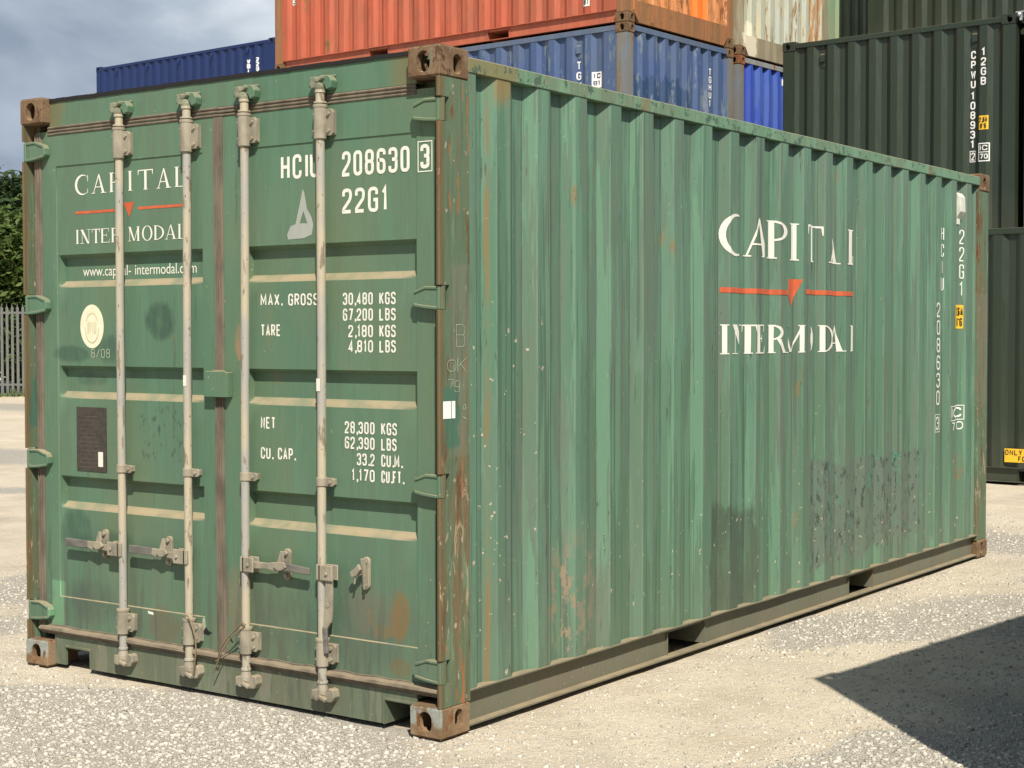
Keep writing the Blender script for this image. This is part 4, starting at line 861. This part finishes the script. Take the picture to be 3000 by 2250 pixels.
# ------------------------------------------------------------------ containers stacked behind
def box_container(label, pose, z, LEN, mats, front_first=None, n_pitch=None, end_first=.41 - .247, end_pitch=.247, fork=True, sill=False, group='containers stacked behind the green one', name='shipping_container', wide=2.438, HH=2.591, flip=False):
    """long axis along local -x, long face toward local -y; origin at the near right bottom corner"""
    cx, cy, th = pose; T_ = thing(name, label, 'shipping container', (cx, cy, z), th, group)
    side, end, frame_, rail, cast = mats; parts = {}
    for sx, ax in ((1, 0), (-1, -LEN)):
        for sy, ay in ((1, 0), (-1, wide)):
            for sz, az in ((1, .001), (-1, HH - .001)): casting((.178, .162, .118), sx, sy, sz, (ax, ay, az), cast, T_)
    for ax in (0, 1):
        for ay in (0, 1):
            xa, xb = (-.162, -.005) if not ax else (-LEN + .005, -LEN + .162); ya, yb = (.005, .14) if not ay else (wide - .14, wide - .005)
            MB().box(xa, xb, ya, yb, .119, HH - .119).build('corner_post', frame_, T_, bevel=.006)
    np_ = n_pitch or max(2, int((LEN - .34) / .277)); pit = .277
    ff = front_first if front_first is not None else .165 + ((LEN - .33) - np_ * pit) / 2
    pf = profile(ff, np_, pit, .15, LEN - .15)
    for k_, (yy, ny) in enumerate(((.012, -1), (wide - .012, 1))):
        o = sheet('side_panel', pf, (-LEN, yy, 0), (1, 0, 0), (0, ny, 0), .158, HH - .08, side, T_, rows=6, dent=.004, seed=cx + z)
        if k_ == 0: parts['front'] = (o, pf)
    pe = profile(end_first, 10, end_pitch, .13, wide - .13, .040, .055, .065)
    for k_, (xx, nx_) in enumerate(((-.012, 1), (-LEN + .012, -1))):
        o = sheet('end_panel', pe, (xx, 0, 0), (0, 1, 0), (nx_, 0, 0), .158, HH - .08, end, T_, rows=6, dent=.006, seed=cy + z)
        if k_ == 0: parts['end'] = (o, pe)
    for yy in (0, 1):
        a = MB().box(-LEN + .178, -.178, .006, .066, HH - .088, HH - .026)
        b = MB(); b.box(-LEN + .178, -.178, .005, .07, .153, .161); b.box(-LEN + .178, -.178, .005, .058, .012, .019)
        mid = LEN / 2; cuts = [(-mid - 1.21, -mid - .86), (-mid + .86, -mid + 1.21)] if LEN > 4 and fork else ([(-mid - .70, -mid - .42), (-mid + .42, -mid + .70)] if fork else [])
        x_ = -LEN + .178
        for c0, c1 in cuts + [(-.178, -.178)]: b.box(x_, c0, .046, .053, .019, .153); x_ = c1
        for c0, c1 in cuts:
            for xx in (c0, c1): b.box(xx - .004, xx + .004, .036, .5, .019, .125)
            b.box(c0 + .004, c1 - .004, .0465, .5, .125, .15)
        if yy:
            for q in (a, b): q.v = [(p[0], wide - p[1], p[2]) for p in q.v]
        a.build('top_rail', rail, T_, bevel=.003); b.build('bottom_rail', rail, T_)
    for xx in (0, 1):
        a = MB().box(-.066, -.006, .162, wide - .162, HH - .088, HH - .022)
        b = MB()
        if sill: b.prism([(.20, .020), (.30, .155), (.30, .30), (.162, .30), (.162, .119)][::-1] if False else [(.25, .015), (wide - .25, .015), (wide - .163, .12), (wide - .163, .275), (.163, .275), (.163, .12)], 0, -.05, -.002)
        else: b.box(-.056, -.006, .163, wide - .163, .012, .160)
        if xx:
            for q in (a, b): q.v = [(-LEN - p[0], p[1], p[2]) for p in q.v]
        a.build('end_rail', rail, T_, bevel=.003); b.build('end_sill', frame_, T_)
    MB().box(-LEN + .05, -.05, .05, wide - .05, HH - .04, HH - .028).build('roof', frame_, T_)
    MB().box(-LEN + .06, -.06, .06, wide - .06, .150, .166).build('floor', M_DUSTF, T_)
    return T_, parts
def on_front(parts, LEN):
    o, pf = parts['front']
    mp_ = lambda a, b_, c: Vector((a, .012 + FIELD[o.name](a + LEN, b_) - .004 - c*2, b_)); return o, mp_, [p[0] - LEN for p in pf]
def on_end(parts):
    o, pe = parts['end']
    mp_ = lambda a, b_, c: Vector((-.012 - FIELD[o.name](a, b_) + .004 + c*2, a, b_)); return o, mp_, [p[0] for p in pe]
def vent(parts, LEN, xc, zc, mat, par=None, hh=.11):
    o, pf = parts['front']; d = .012 + prof_at(pf, xc + LEN)
    b = MB(); b.box(xc - .04, xc + .04, d - .006, d + .01, zc - hh, zc + hh); b.prism([(d - .006, zc + .06), (d - .03, zc + .04), (d - .034, zc - .045), (d - .006, zc - .045)], 0, xc - .03, xc + .03); b.build('vent_cover', mat, o, bevel=.002)

def patchy(g, col, x, y, z):
    m_ = g.mul(g.sm(g.noise(2.2, (1, 1, .5), 6, .6), .5, .56), .5); return g.mix(m_, col, (.10, .13, .19))
def blue_extra(g, col, x, y, z):
    m_ = g.mul(g.box(y, .15, 1.45, .01), g.box(g.math('ADD', z, g.wob(5, .35, (1, 1, 0))), -1, 1.98, .01)); col = g.mix(g.mul(m_, .85), col, (.022, .052, .115))
    return g.mix(g.mul(g.sm(g.noise(7, (1, 1, .3), 6, .7, 0, (4, 4, 4)), .56, .62), .65), col, (.17, .20, .21))
RUSTY = (.30, .13, .045)
P_BLUE = paint('faded_blue', (.042, .078, .185), (.060, .100, .205), (.070, .10, .165), rust=.14, chips=.2, dirt=0, off=20, extra=blue_extra, dust=.5)
P_BLUEF = paint('faded_blue_frame', (.16, .155, .13), (.15, .19, .24), (.16, .12, .07), rust=.4, chips=.6, dirt=0, off=21, dust=.5)
P_BLUER = paint('faded_blue_rail', (.075, .115, .20), (.10, .14, .22), (.10, .12, .15), rust=.15, chips=.3, dirt=0, off=22, dust=.5)
P_OR = paint('faded_orange', (.41, .088, .043), (.46, .115, .06), (.28, .085, .045), rust=.36, chips=.1, dirt=0, off=23, dust=.3, drip=.5)
def or_extra(g, col, x, y, z):
    col = g.mix(g.mul(g.sm(g.noise(16, (1, 1, .25), 6, .75), .53, .57), .9), col, (.17, .062, .022))
    return g.mix(g.mul(g.box(y, 1.425, 1.815, .006), g.sm(g.noise(9, (1, 1, .2)), .25, .35)), col, (.82, .17, .025))
P_OREND = paint('rusty_orange_end', (.50, .20, .07), (.60, .28, .12), (.42, .17, .06), rust=.30, chips=0, dirt=0, off=25, extra=or_extra, dust=.2)
P_ORF = paint('rusty_frame', (.26, .12, .05), (.38, .15, .06), (.20, .11, .055), rust=.6, chips=.3, dirt=0, off=26, dust=.3)
P_ORR = paint('faded_orange_rail', (.40, .105, .055), (.46, .13, .07), (.30, .10, .06), rust=.25, chips=.2, dirt=0, off=27, dust=.3)
P_BB = paint('bright_blue', (.028, .065, .36), (.07, .13, .38), (.045, .085, .33), rust=.08, chips=.1, dirt=0, off=30, dust=.2, streak=.7)
P_BBR = paint('grey_blue_rail', (.22, .23, .23), (.28, .29, .28), (.2, .18, .14), rust=.25, chips=.4, dirt=0, off=31, dust=.5)
def grey_extra(g, col, x, y, z):
    col = g.mix(g.mul(g.sm(g.noise(9, (1, 1, .1), 5, .65, 0, (9, 9, 9)), .55, .60), .8), col, (.46, .42, .26))
    col = g.mix(g.mul(g.sm(g.noise(13, (1, 1, .16), 6, .75), .575, .61), .9), col, (.21, .12, .045))
    col = g.mix(g.mul(g.box(y, 1.95, 2.40, .03, g.wob(6, .2)), g.sm(g.noise(12, (1, 1, .1), 5, .7), .44, .5)), col, (.34, .17, .06))
    m_ = g.mul(g.box(y, .12, .38, .02, g.wob(12, .09)), g.box(z, .02, .42, .02, g.wob(10, .12))); return g.mix(m_, col, (.62, .55, .42))
P_GR = paint('rusty_pale_grey', (.36, .385, .335), (.43, .45, .39), (.38, .37, .26), rust=.2, chips=.1, dirt=0, off=33, extra=grey_extra, dust=.2)
P_GRF = paint('stained_grey_frame', (.27, .23, .15), (.36, .33, .25), (.21, .17, .10), rust=.3, chips=.3, dirt=0, off=34, dust=.3, extra=lambda g, c, x, y, z: g.mix(g.mul(g.box(y, .10, .44, .02, g.wob(12, .08)), g.box(z, .0, .3, .02, g.wob(10, .1))), c, (.62, .55, .42)))
P_PG = paint('pale_green', (.20, .30, .18), (.26, .36, .23), (.27, .29, .17), rust=.15, chips=.1, dirt=0, off=36, dust=.2)
P_DG = paint('dark_green_new', (.020, .032, .018), (.025, .039, .023), (.023, .034, .021), rust=.0, chips=.05, dirt=.25, rough=.36, off=38, dust=.4, drip=.4, streak=.7, spec=.5, bump=.06)
P_NV = paint('navy_new', (.005, .018, .088), (.007, .023, .105), (.006, .02, .085), rust=.0, chips=0, dirt=.0, rough=.42, off=40, dust=.2, drip=.3, streak=.3, spec=.5, bump=.06)
K_RUST = plain('old_casting', (.17, .10, .05), .85, .5, (1, 1, 1), 14, .55); K_RED = plain('red_rust_casting', (.24, .09, .035), .85, .5, (1, 1, 1), 14, .6)
K_DG = plain('dark_green_casting', (.026, .036, .025), .5, .3); K_NV = plain('navy_casting', (.014, .022, .085), .5, .3)
K_WH = plain('stencil_white', (.78, .78, .74), .6, .15, bump=0)
TH = -.057
def step(pose, dx, dy): cx, cy, th = pose; return (cx + dx * math.cos(th) - dy * math.sin(th), cy + dx * math.sin(th) + dy * math.cos(th), th)
PA = (-6.181, 11.488, TH); zA = .025
mb_ = (P_BLUE, P_BLUE, P_BLUEF, P_BLUER, K_RUST)
A1, _ = box_container('faded blue container at ground level, carrying the blue one marked TGHU', PA, 0, LN, mb_, end_pitch=.247)
A2, pa2 = box_container('faded blue container marked TGHU, directly under the orange one', PA, H + zA, LN, mb_, end_first=.41 - .247, end_pitch=.247)
A3, pa3 = box_container('orange rust-streaked container on top of the faded blue one', PA, 2 * H + zA, LN, (P_OR, P_OREND, P_ORF, P_ORR, K_RUST), sill=True)
o, mp_, br = on_front(pa2, LN); zb = H + zA
text_obj('lettering', column('TGHU 1', -.735, .065, 4.812 - zb, .10, .123, .017), mp_, K_WH, o, br); text_obj('marking_board', [rect(-.525, -.395, 4.47 - zb, 4.66 - zb)], mp_, K_WH, o, br)
for A_ in (glyph('I', -.51, 4.585 - zb, .03, .06, .01) + glyph('C', -.47, 4.585 - zb, .055, .06, .012) + glyph('8', -.508, 4.50 - zb, .045, .055, .01) + glyph('1', -.455, 4.50 - zb, .04, .055, .01),): text_obj('lettering', A_, lambda a, b_, c: mp_(a, b_, c) + Vector((0, -.003, 0)), P_NV, o, br)
vent(pa2, LN, -.735, 4.95 - zb, P_BLUER); vent(pa2, LN, -5.3, 4.95 - zb, P_BLUER)
o, mp_, br = on_end(pa2)
text_obj('lettering', column('TGHU', 1.858, .062, 4.885 - zb, .088, .097, .016) + glyph('1', 1.83, 4.40 - zb, .05, .088, .016), mp_, K_WH, o, br)
o, mp_, br = on_front(pa3, LN); zb = 2 * H + zA
for A_ in (rect(-5.72, -5.635, 6.13 - zb, 6.24 - zb), rect(-.66, -.55, 5.455 - zb, 5.60 - zb)): text_obj('placard', [A_], mp_, K_WH, o, br)
text_obj('lettering', glyph('3', -5.705, 6.142 - zb, .055, .085, .014) + line('81', -.645, -.565, 5.475 - zb, 5.545 - zb, .012), lambda a, b_, c: mp_(a, b_, c) + Vector((0, -.003, 0)), M_BLK2, o, br)
PB = step(PA, .062, 2.462); zB = .012
B1, _ = box_container('grey container at ground level under the bright blue one', PB, 0, LN, (P_GR, P_GR, P_GRF, P_BBR, K_RUST))
B2, _ = box_container('bright blue container squeezed between the faded blue one and the dark green one', PB, H + zB - .05, LN, (P_BB, P_BB, P_BLUEF, P_BBR, K_RED), end_first=.14, end_pitch=.24)
B3, _ = box_container('pale grey container with rust streaks, beside the orange one and above bright blue', PB, 2 * H + zB - .05, LN, (P_GR, P_GR, P_GRF, P_GRF, K_RUST), sill=True)
PC = step(PB, .01, 2.465)
C1, _ = box_container('pale green container at ground level behind the grey one', PC, 0, LN, (P_PG, P_PG, P_PG, P_PG, K_RUST))
C2, _ = box_container('pale green container at mid height behind the bright blue one', PC, H, LN, (P_PG, P_PG, P_PG, P_PG, K_RUST))
C3, _ = box_container('pale green container, only a sliver showing right of the rust-streaked grey one', PC, 2 * H, LN, (P_PG, P_PG, P_PG, P_PG, K_RUST))
mg = (P_DG, P_DG, P_DG, P_DG, K_DG); PD = (-2.198, 13.39, -.060)
D1, _ = box_container('dark green ten foot container at ground level under the one marked CPWU', PD, 0, 2.991, mg, front_first=.154, n_pitch=10)
D2, pd2 = box_container('dark green ten foot container marked CPWU 108931, on the second level', PD, H - .037, 2.991, mg, front_first=.154, n_pitch=10)
zb = H - .037; o, mp_, br = on_front(pd2, 2.991)
GS = [column('CPWU', -.520, .058, 4.775 - zb, .092, .112, .016), column('108931', -.522, .058, 4.305 - zb, .092, .1115, .016), glyph('2', -.535, 3.515 - zb, .042, .092, .012) + frame(-.550, -.485, 3.50 - zb, 3.622 - zb, .008), column('12GB', -.385, .062, 4.795 - zb, .092, .111, .016), frame(-.435, -.315, 3.50 - zb, 3.70 - zb, .012) + [rect(-.43, -.32, 3.597 - zb, 3.606 - zb)] + glyph('I', -.43, 3.62 - zb, .03, .062, .01) + glyph('C', -.395, 3.62 - zb, .062, .062, .012) + glyph('7', -.42, 3.522 - zb, .042, .06, .011) + glyph('0', -.37, 3.522 - zb, .042, .06, .011)]
for A_ in GS: text_obj('lettering', A_, mp_, K_WH, o, br)
text_obj('height_sticker', [rect(-.435, -.325, 3.86 - zb, 4.02 - zb)], mp_, M_YEL, o, br)
text_obj('height_figures', line('2,6M', -.428, -.335, 3.945 - zb, 4.00 - zb, .009) + line("8'6", -.42, -.345, 3.875 - zb, 3.93 - zb, .009), lambda a, b_, c: mp_(a, b_, c) + Vector((0, -.004, 0)), M_BLK2, o, br)
vent(pd2, 2.991, -.50, 4.92 - zb, P_DG); vent(pd2, 2.991, -2.45, 4.90 - zb, P_DG)
b = MB(); b.box(-2.996, -2.985, -.004, .03, 2.06, 2.14); b.box(-2.996, -2.985, -.004, .03, .80, .88); b.build('hinge', K_WH, D2)
PE = step(PD, 2.991 + .085, .015)
E1, _ = box_container('dark green container at ground level right of the ten foot one', PE, 0, 2.991, mg)
E2, _ = box_container('dark green container right of the one marked CPWU, cut off by the frame', PE, H - .037, 2.991, mg)
PF = (-5.1 + 6.058, 16.0 - .35, TH)
F1, _ = box_container('dark green container at ground level in the back row', PF, 0, LN, mg)
F2, _ = box_container('dark green container at mid height in the back row', PF, H, LN, mg)
F3, _ = box_container('dark green container highest at the right, above the one marked CPWU', PF, 2 * H, LN, mg, front_first=.24)
PG_ = step((-1.75, 11.22, -.045), 4.54, 0)
G1, pg1 = box_container('dark green container on the ground with yellow ONLY FOR sign, at the right edge', PG_, .008, LN, mg)
o, mp_, br = on_front(pg1, LN); s0 = -4.54
text_obj('warning_sign', [rect(s0 + .17, s0 + .62, .215, .352)], mp_, M_YEL, o)
text_obj('warning_text', line('ONLY FOR', s0 + .178, s0 + .52, .288, .340, .008) + line('FORKLIFT', s0 + .312, s0 + .60, .228, .278, .008), lambda a, b_, c: mp_(s0 + .17, b_, c) + Vector((a - s0 - .17, -.004, 0)), M_BLK2, o)
for q in o.children:
    if q.name.startswith('warning_sign'):
        for v in q.data.vertices: v.co.y = .012 + .0 - .0035 if True else v.co.y
    elif q.name.startswith('warning_text'):
        for v in q.data.vertices: v.co.y = .012 - .0060
PFAR = (-19.907, 19.801, -.054); mn = (P_NV, P_NV, P_NV, P_NV, K_NV)
X1, _ = box_container('navy container at ground level in the far left stack', PFAR, 0, LN, mn)
X2, _ = box_container('navy container at mid height in the far left stack', PFAR, H, LN, mn)
X3, px3 = box_container('navy blue container topping the distant stack at the left, against the sky', PFAR, 2 * H - .01, LN, mn)
zb = 2 * H - .01; o, mp_, br = on_front(px3, LN)
for A_ in (column('WBJU'.replace('J', 'I'), -.815, .085, 7.39 - zb, .098, .105, .026), column('22G1', -.535, .072, 7.40 - zb, .090, .098, .022)): text_obj('lettering', A_, mp_, K_WH, o, br)
for xx in (-.83, -2.0, -3.1, -4.2, -5.3): vent(px3, LN, xx, 7.56 - zb, P_NV, hh=.10)
# the container whose corner shadow falls across the yard (just outside the right of the frame)
S1, _ = box_container('dark green container beyond the right edge, casting its corner shadow on the gravel', (2.44, .06, R(263.6)), 0, LN, mg)

# galvanised bridge fitting between the two dark green containers on the second level
cxx, cyy, _t = step(PD, .042, .06); t = thing('bridge_fitting', 'galvanised bridge fitting clamping the dark green container tops together', 'bridge fitting', (cxx, cyy, 2 * H - .037), -.06)
ZN = plain('zinc', (.60, .60, .60), .35, .3, metal=.6)
MB().box(-.07, .07, -.02, .03, .004, .020).box(-.012, .012, -.05, .03, -.09, .003).build('clamp_plate', ZN, t, bevel=.003)
MB().tube([(0, -.075, -.03), (0, .05, -.03)], .012, 10).build('clamp_screw', ZN, t)
MB().ball((0, -.078, -.03), .026, 1, 8).build('clamp_nut', ZN, t)

# ------------------------------------------------------------------ palisade fence, hedge and trees behind the yard
FO = Vector((-29.05, 20.06, 0)); FD = Vector((math.cos(R(24)), math.sin(R(24)), 0)); FN = Vector((-FD.y, FD.x, 0))
fence = thing('palisade_fence', 'grey steel palisade fence with pointed pales in front of the hedge', 'fence', FO, R(24))
M_PALE = plain('galvanised_pale', (.16, .165, .155), .5, .3, (1, 1, .4), 6, .7, spec=.4); M_FPOST = plain('fence_post', (.30, .31, .30), .6, .3)
pm = None; NP = 46
for k in range(-NP, NP + 1):
    if pm is None:
        b = MB(); W_ = [(-.036, .0), (-.020, -.012), (-.007, -.002), (.007, -.002), (.020, -.012), (.036, .0), (.036, .004), (.020, -.007), (.007, .003), (-.007, .003), (-.020, -.007), (-.036, .004)]
        n_ = len(W_); tops = [2.20 + .10 * (1 - abs(p[0]) / .036) for p in W_]
        v = [(p[0], p[1] - .03, .03) for p in W_] + [(p[0], p[1] - .03, 2.16) for p in W_] + [(p[0] * .35, p[1] - .03, t) for p, t in zip(W_, tops)]
        fc = [(r_ * n_ + i, r_ * n_ + (i + 1) % n_, (r_ + 1) * n_ + (i + 1) % n_, (r_ + 1) * n_ + i) for r_ in (0, 1) for i in range(n_)]
        b.add(v, fc + [tuple(range(n_))[::-1], tuple(range(2 * n_, 3 * n_))]); o = b.build('pale', M_PALE, fence); pm = o.data
    else: o = bpy.data.objects.new('pale', pm); C.objects.link(o); o.parent = fence
    o.location = (k * .142, 0, 0); o.rotation_euler = (0, 0, random.uniform(-.06, .06))
L_ = NP * .142
for z in (.28, 2.05): MB().box(-L_ - .1, L_ + .1, -.022, .028, z - .025, z + .025).build('fence_rail', M_PALE, fence)
for k in range(-2, 3): MB().box(k * 2.75 + 1.1, k * 2.75 + 1.2, .03, .13, -.02, 2.2).build('fence_post', M_FPOST, fence)

def leaf_mat(name, a, b, c):
    g = G(name); n = g.t.nodes.new('ShaderNodeAttribute'); n.attribute_name = 'tone'
    rp = g.t.nodes.new('ShaderNodeValToRGB'); g.lk(rp.inputs[0], n.outputs['Fac']); rp.color_ramp.elements[0].color = (*a, 1); rp.color_ramp.elements[1].color = (*c, 1); e = rp.color_ramp.elements.new(.55); e.color = (*b, 1)
    g.fin(rp.outputs[0], .6, 0, .3); tr = g.t.nodes.new('ShaderNodeBsdfTranslucent'); g.lk(tr.inputs[0], rp.outputs[0]); ad = g.t.nodes.new('ShaderNodeMixShader'); ad.inputs[0].default_value = .25
    g.t.links.new(g.b.outputs[0], ad.inputs[1]); g.t.links.new(tr.outputs[0], ad.inputs[2]); g.t.links.new(ad.outputs[0], g.o.inputs[0]); return g.m
def crown(name, blobs, leaf, mat, parent, ncl=260, per=26):
    """leaf-sized faces in clumps spread over the outer part of several overlapping lobes"""
    P = []; T = []
    tot = sum(b_[3] ** 2 for b_ in blobs)
    for (bx, by, bz, r, fl) in blobs:
        for _ in range(int(ncl * r * r / tot * len(blobs) / 2) + 6):
            d = rng.normal(size=3); d /= np.linalg.norm(d); rad = r * (rng.random() ** .35) * (1 + .18 * rng.normal())
            c = np.array([bx, by, bz]) + d * rad * np.array([1, 1, fl]); cr_ = leaf * rng.uniform(1.6, 4.2); n = rng.integers(per // 2, per + 8)
            P.append(c + rng.normal(size=(n, 3)) * cr_ * np.array([.75, .75, .5])); T += list(np.clip(rng.normal(rng.uniform(.25, .8), .14, n), 0, 1))
    P = np.concatenate(P); P = P[P[:, 2] > .1]; N = len(P); T = np.array(T)[:N]
    d1 = rng.normal(size=(N, 3)); d1[:, 2] *= .6; d1 /= np.linalg.norm(d1, axis=1)[:, None]; up_ = rng.normal(size=(N, 3)) * .6 + np.array([0, -.4, 1.]); d2 = np.cross(d1, up_); d2 /= np.linalg.norm(d2, axis=1)[:, None]
    sz = leaf * rng.uniform(.6, 1.5, N)[:, None]
    V = np.stack([P - d1 * sz, P - d2 * sz * .42 + d1 * sz * .1, P + d1 * sz, P + d2 * sz * .42 + d1 * sz * .1], 1).reshape(-1)
    me = bpy.data.meshes.new(name); me.vertices.add(N * 4); me.vertices.foreach_set('co', V); me.loops.add(N * 4); me.loops.foreach_set('vertex_index', np.arange(N * 4)); me.polygons.add(N); me.polygons.foreach_set('loop_start', np.arange(0, N * 4, 4)); me.update(calc_edges=True)
    at = me.attributes.new('tone', 'FLOAT', 'FACE'); at.data.foreach_set('value', T); return mobj(name, me, mat, parent)
M_LF1 = leaf_mat('bush_leaf', (.030, .056, .012), (.072, .118, .024), (.14, .19, .045)); M_LF2 = leaf_mat('dark_leaf', (.016, .034, .012), (.034, .062, .018), (.075, .11, .034)); M_BARK = plain('bark', (.10, .07, .045), .9, .5)
def at_(along, back): p = FO + FD * along + FN * back; return (p.x, p.y, 0)
def bush(label, along, back, hh, wd, mat=M_LF1, leaf=.10, name='bush', cat='bush'):
    t = thing(name, label, cat, at_(along, back), R(24), 'hedge bushes behind the fence')
    bl = []
    for k in range(9): bl.append((random.uniform(-wd, wd), random.uniform(-.6, .9), random.uniform(.5, hh - .9), random.uniform(.8, 1.15), 1.0))
    for k in range(5): bl.append((wd * (k - 2) / 2.2, 0, hh - .95 + random.uniform(-.2, .1), .95, .9))
    crown('foliage', bl, leaf, mat, t, 900, 30)
    b = MB()
    for k in range(5): x = random.uniform(-wd, wd) * .7; b.tube([(x * .4, 0, 0), (x * .7, .05, hh * .35), (x, .1, hh * .75)], .07, 7, r2=.02)
    b.build('stem', M_BARK, t)
bush('bright green bush above the fence, directly left of the green container', .1, 1.9, 4.6, 1.6)
bush('bright green bush further left behind the fence, cut off by the frame', -3.9, 2.0, 4.3, 1.7)
bush('green bush behind the fence, hidden by the door end of the container', 4.2, 2.0, 4.4, 1.7)
def tree(label, along, back, hh, rad, dense):
    t = thing('tree', label, 'tree', at_(along, back), R(24), 'trees beyond the hedge'); b = MB()
    b.tube([(0, 0, 0), (.1, 0, hh * .3), (-.05, .1, hh * .62), (0, .1, hh * .9)], .22, 10, r2=.04)
    bl = []
    for k in range(13):
        a = k * 2.4; z = hh * (.30 + .62 * k / 12); rr = rad * (1.05 - .75 * k / 12) * .75; x, y = rr * math.cos(a), rr * math.sin(a)
        b.tube([(0, .05, z - hh * .12), (x * .6, y * .6, z - .1), (x, y, z)], .07, 6, r2=.015); bl.append((x, y, z, rad * (.48 - .018 * k), .75))
    b.build('trunk', M_BARK, t); crown('crown', bl, .13, M_LF2, t, dense, 22)
tree('dark evergreen tree rising over the hedge, its thin top against the sky', 1.25, 6.5, 6.9, 2.3, 700)
tree('dark tree lower than its neighbour, at the left edge of the frame', -3.6, 7.5, 6.0, 2.4, 700)
tree('dark tree hidden behind the green container', 6.5, 7.0, 6.6, 2.4, 500)
# weeds along the foot of the fence
N = 2600; al = rng.uniform(-7, 7, N); bk = rng.normal(0, .16, N) - .05; hh_ = rng.uniform(.05, .26, N) * (.4 + .6 * (np.sin(al * 2.3) > -.2))
V = []
for a, b_, h__ in zip(al, bk, hh_):
    p = FO + FD * a + FN * b_; t_ = random.uniform(0, 6.28); dx, dy = .02 * math.cos(t_), .02 * math.sin(t_)
    V += [(p.x - dx, p.y - dy, -.01), (p.x + dx, p.y + dy, -.01), (p.x + dx * 2 + random.gauss(0, .05), p.y + dy * 2 + random.gauss(0, .05), h__)]
me = bpy.data.meshes.new('weeds'); me.from_pydata(V, [], [(i, i + 1, i + 2) for i in range(0, len(V), 3)])
o = mobj('weeds', me, plain('weed_green', (.09, .13, .035), .7, .4, bump=0)); o['kind'] = 'stuff'; o['label'] = 'low weeds along the foot of the fence'
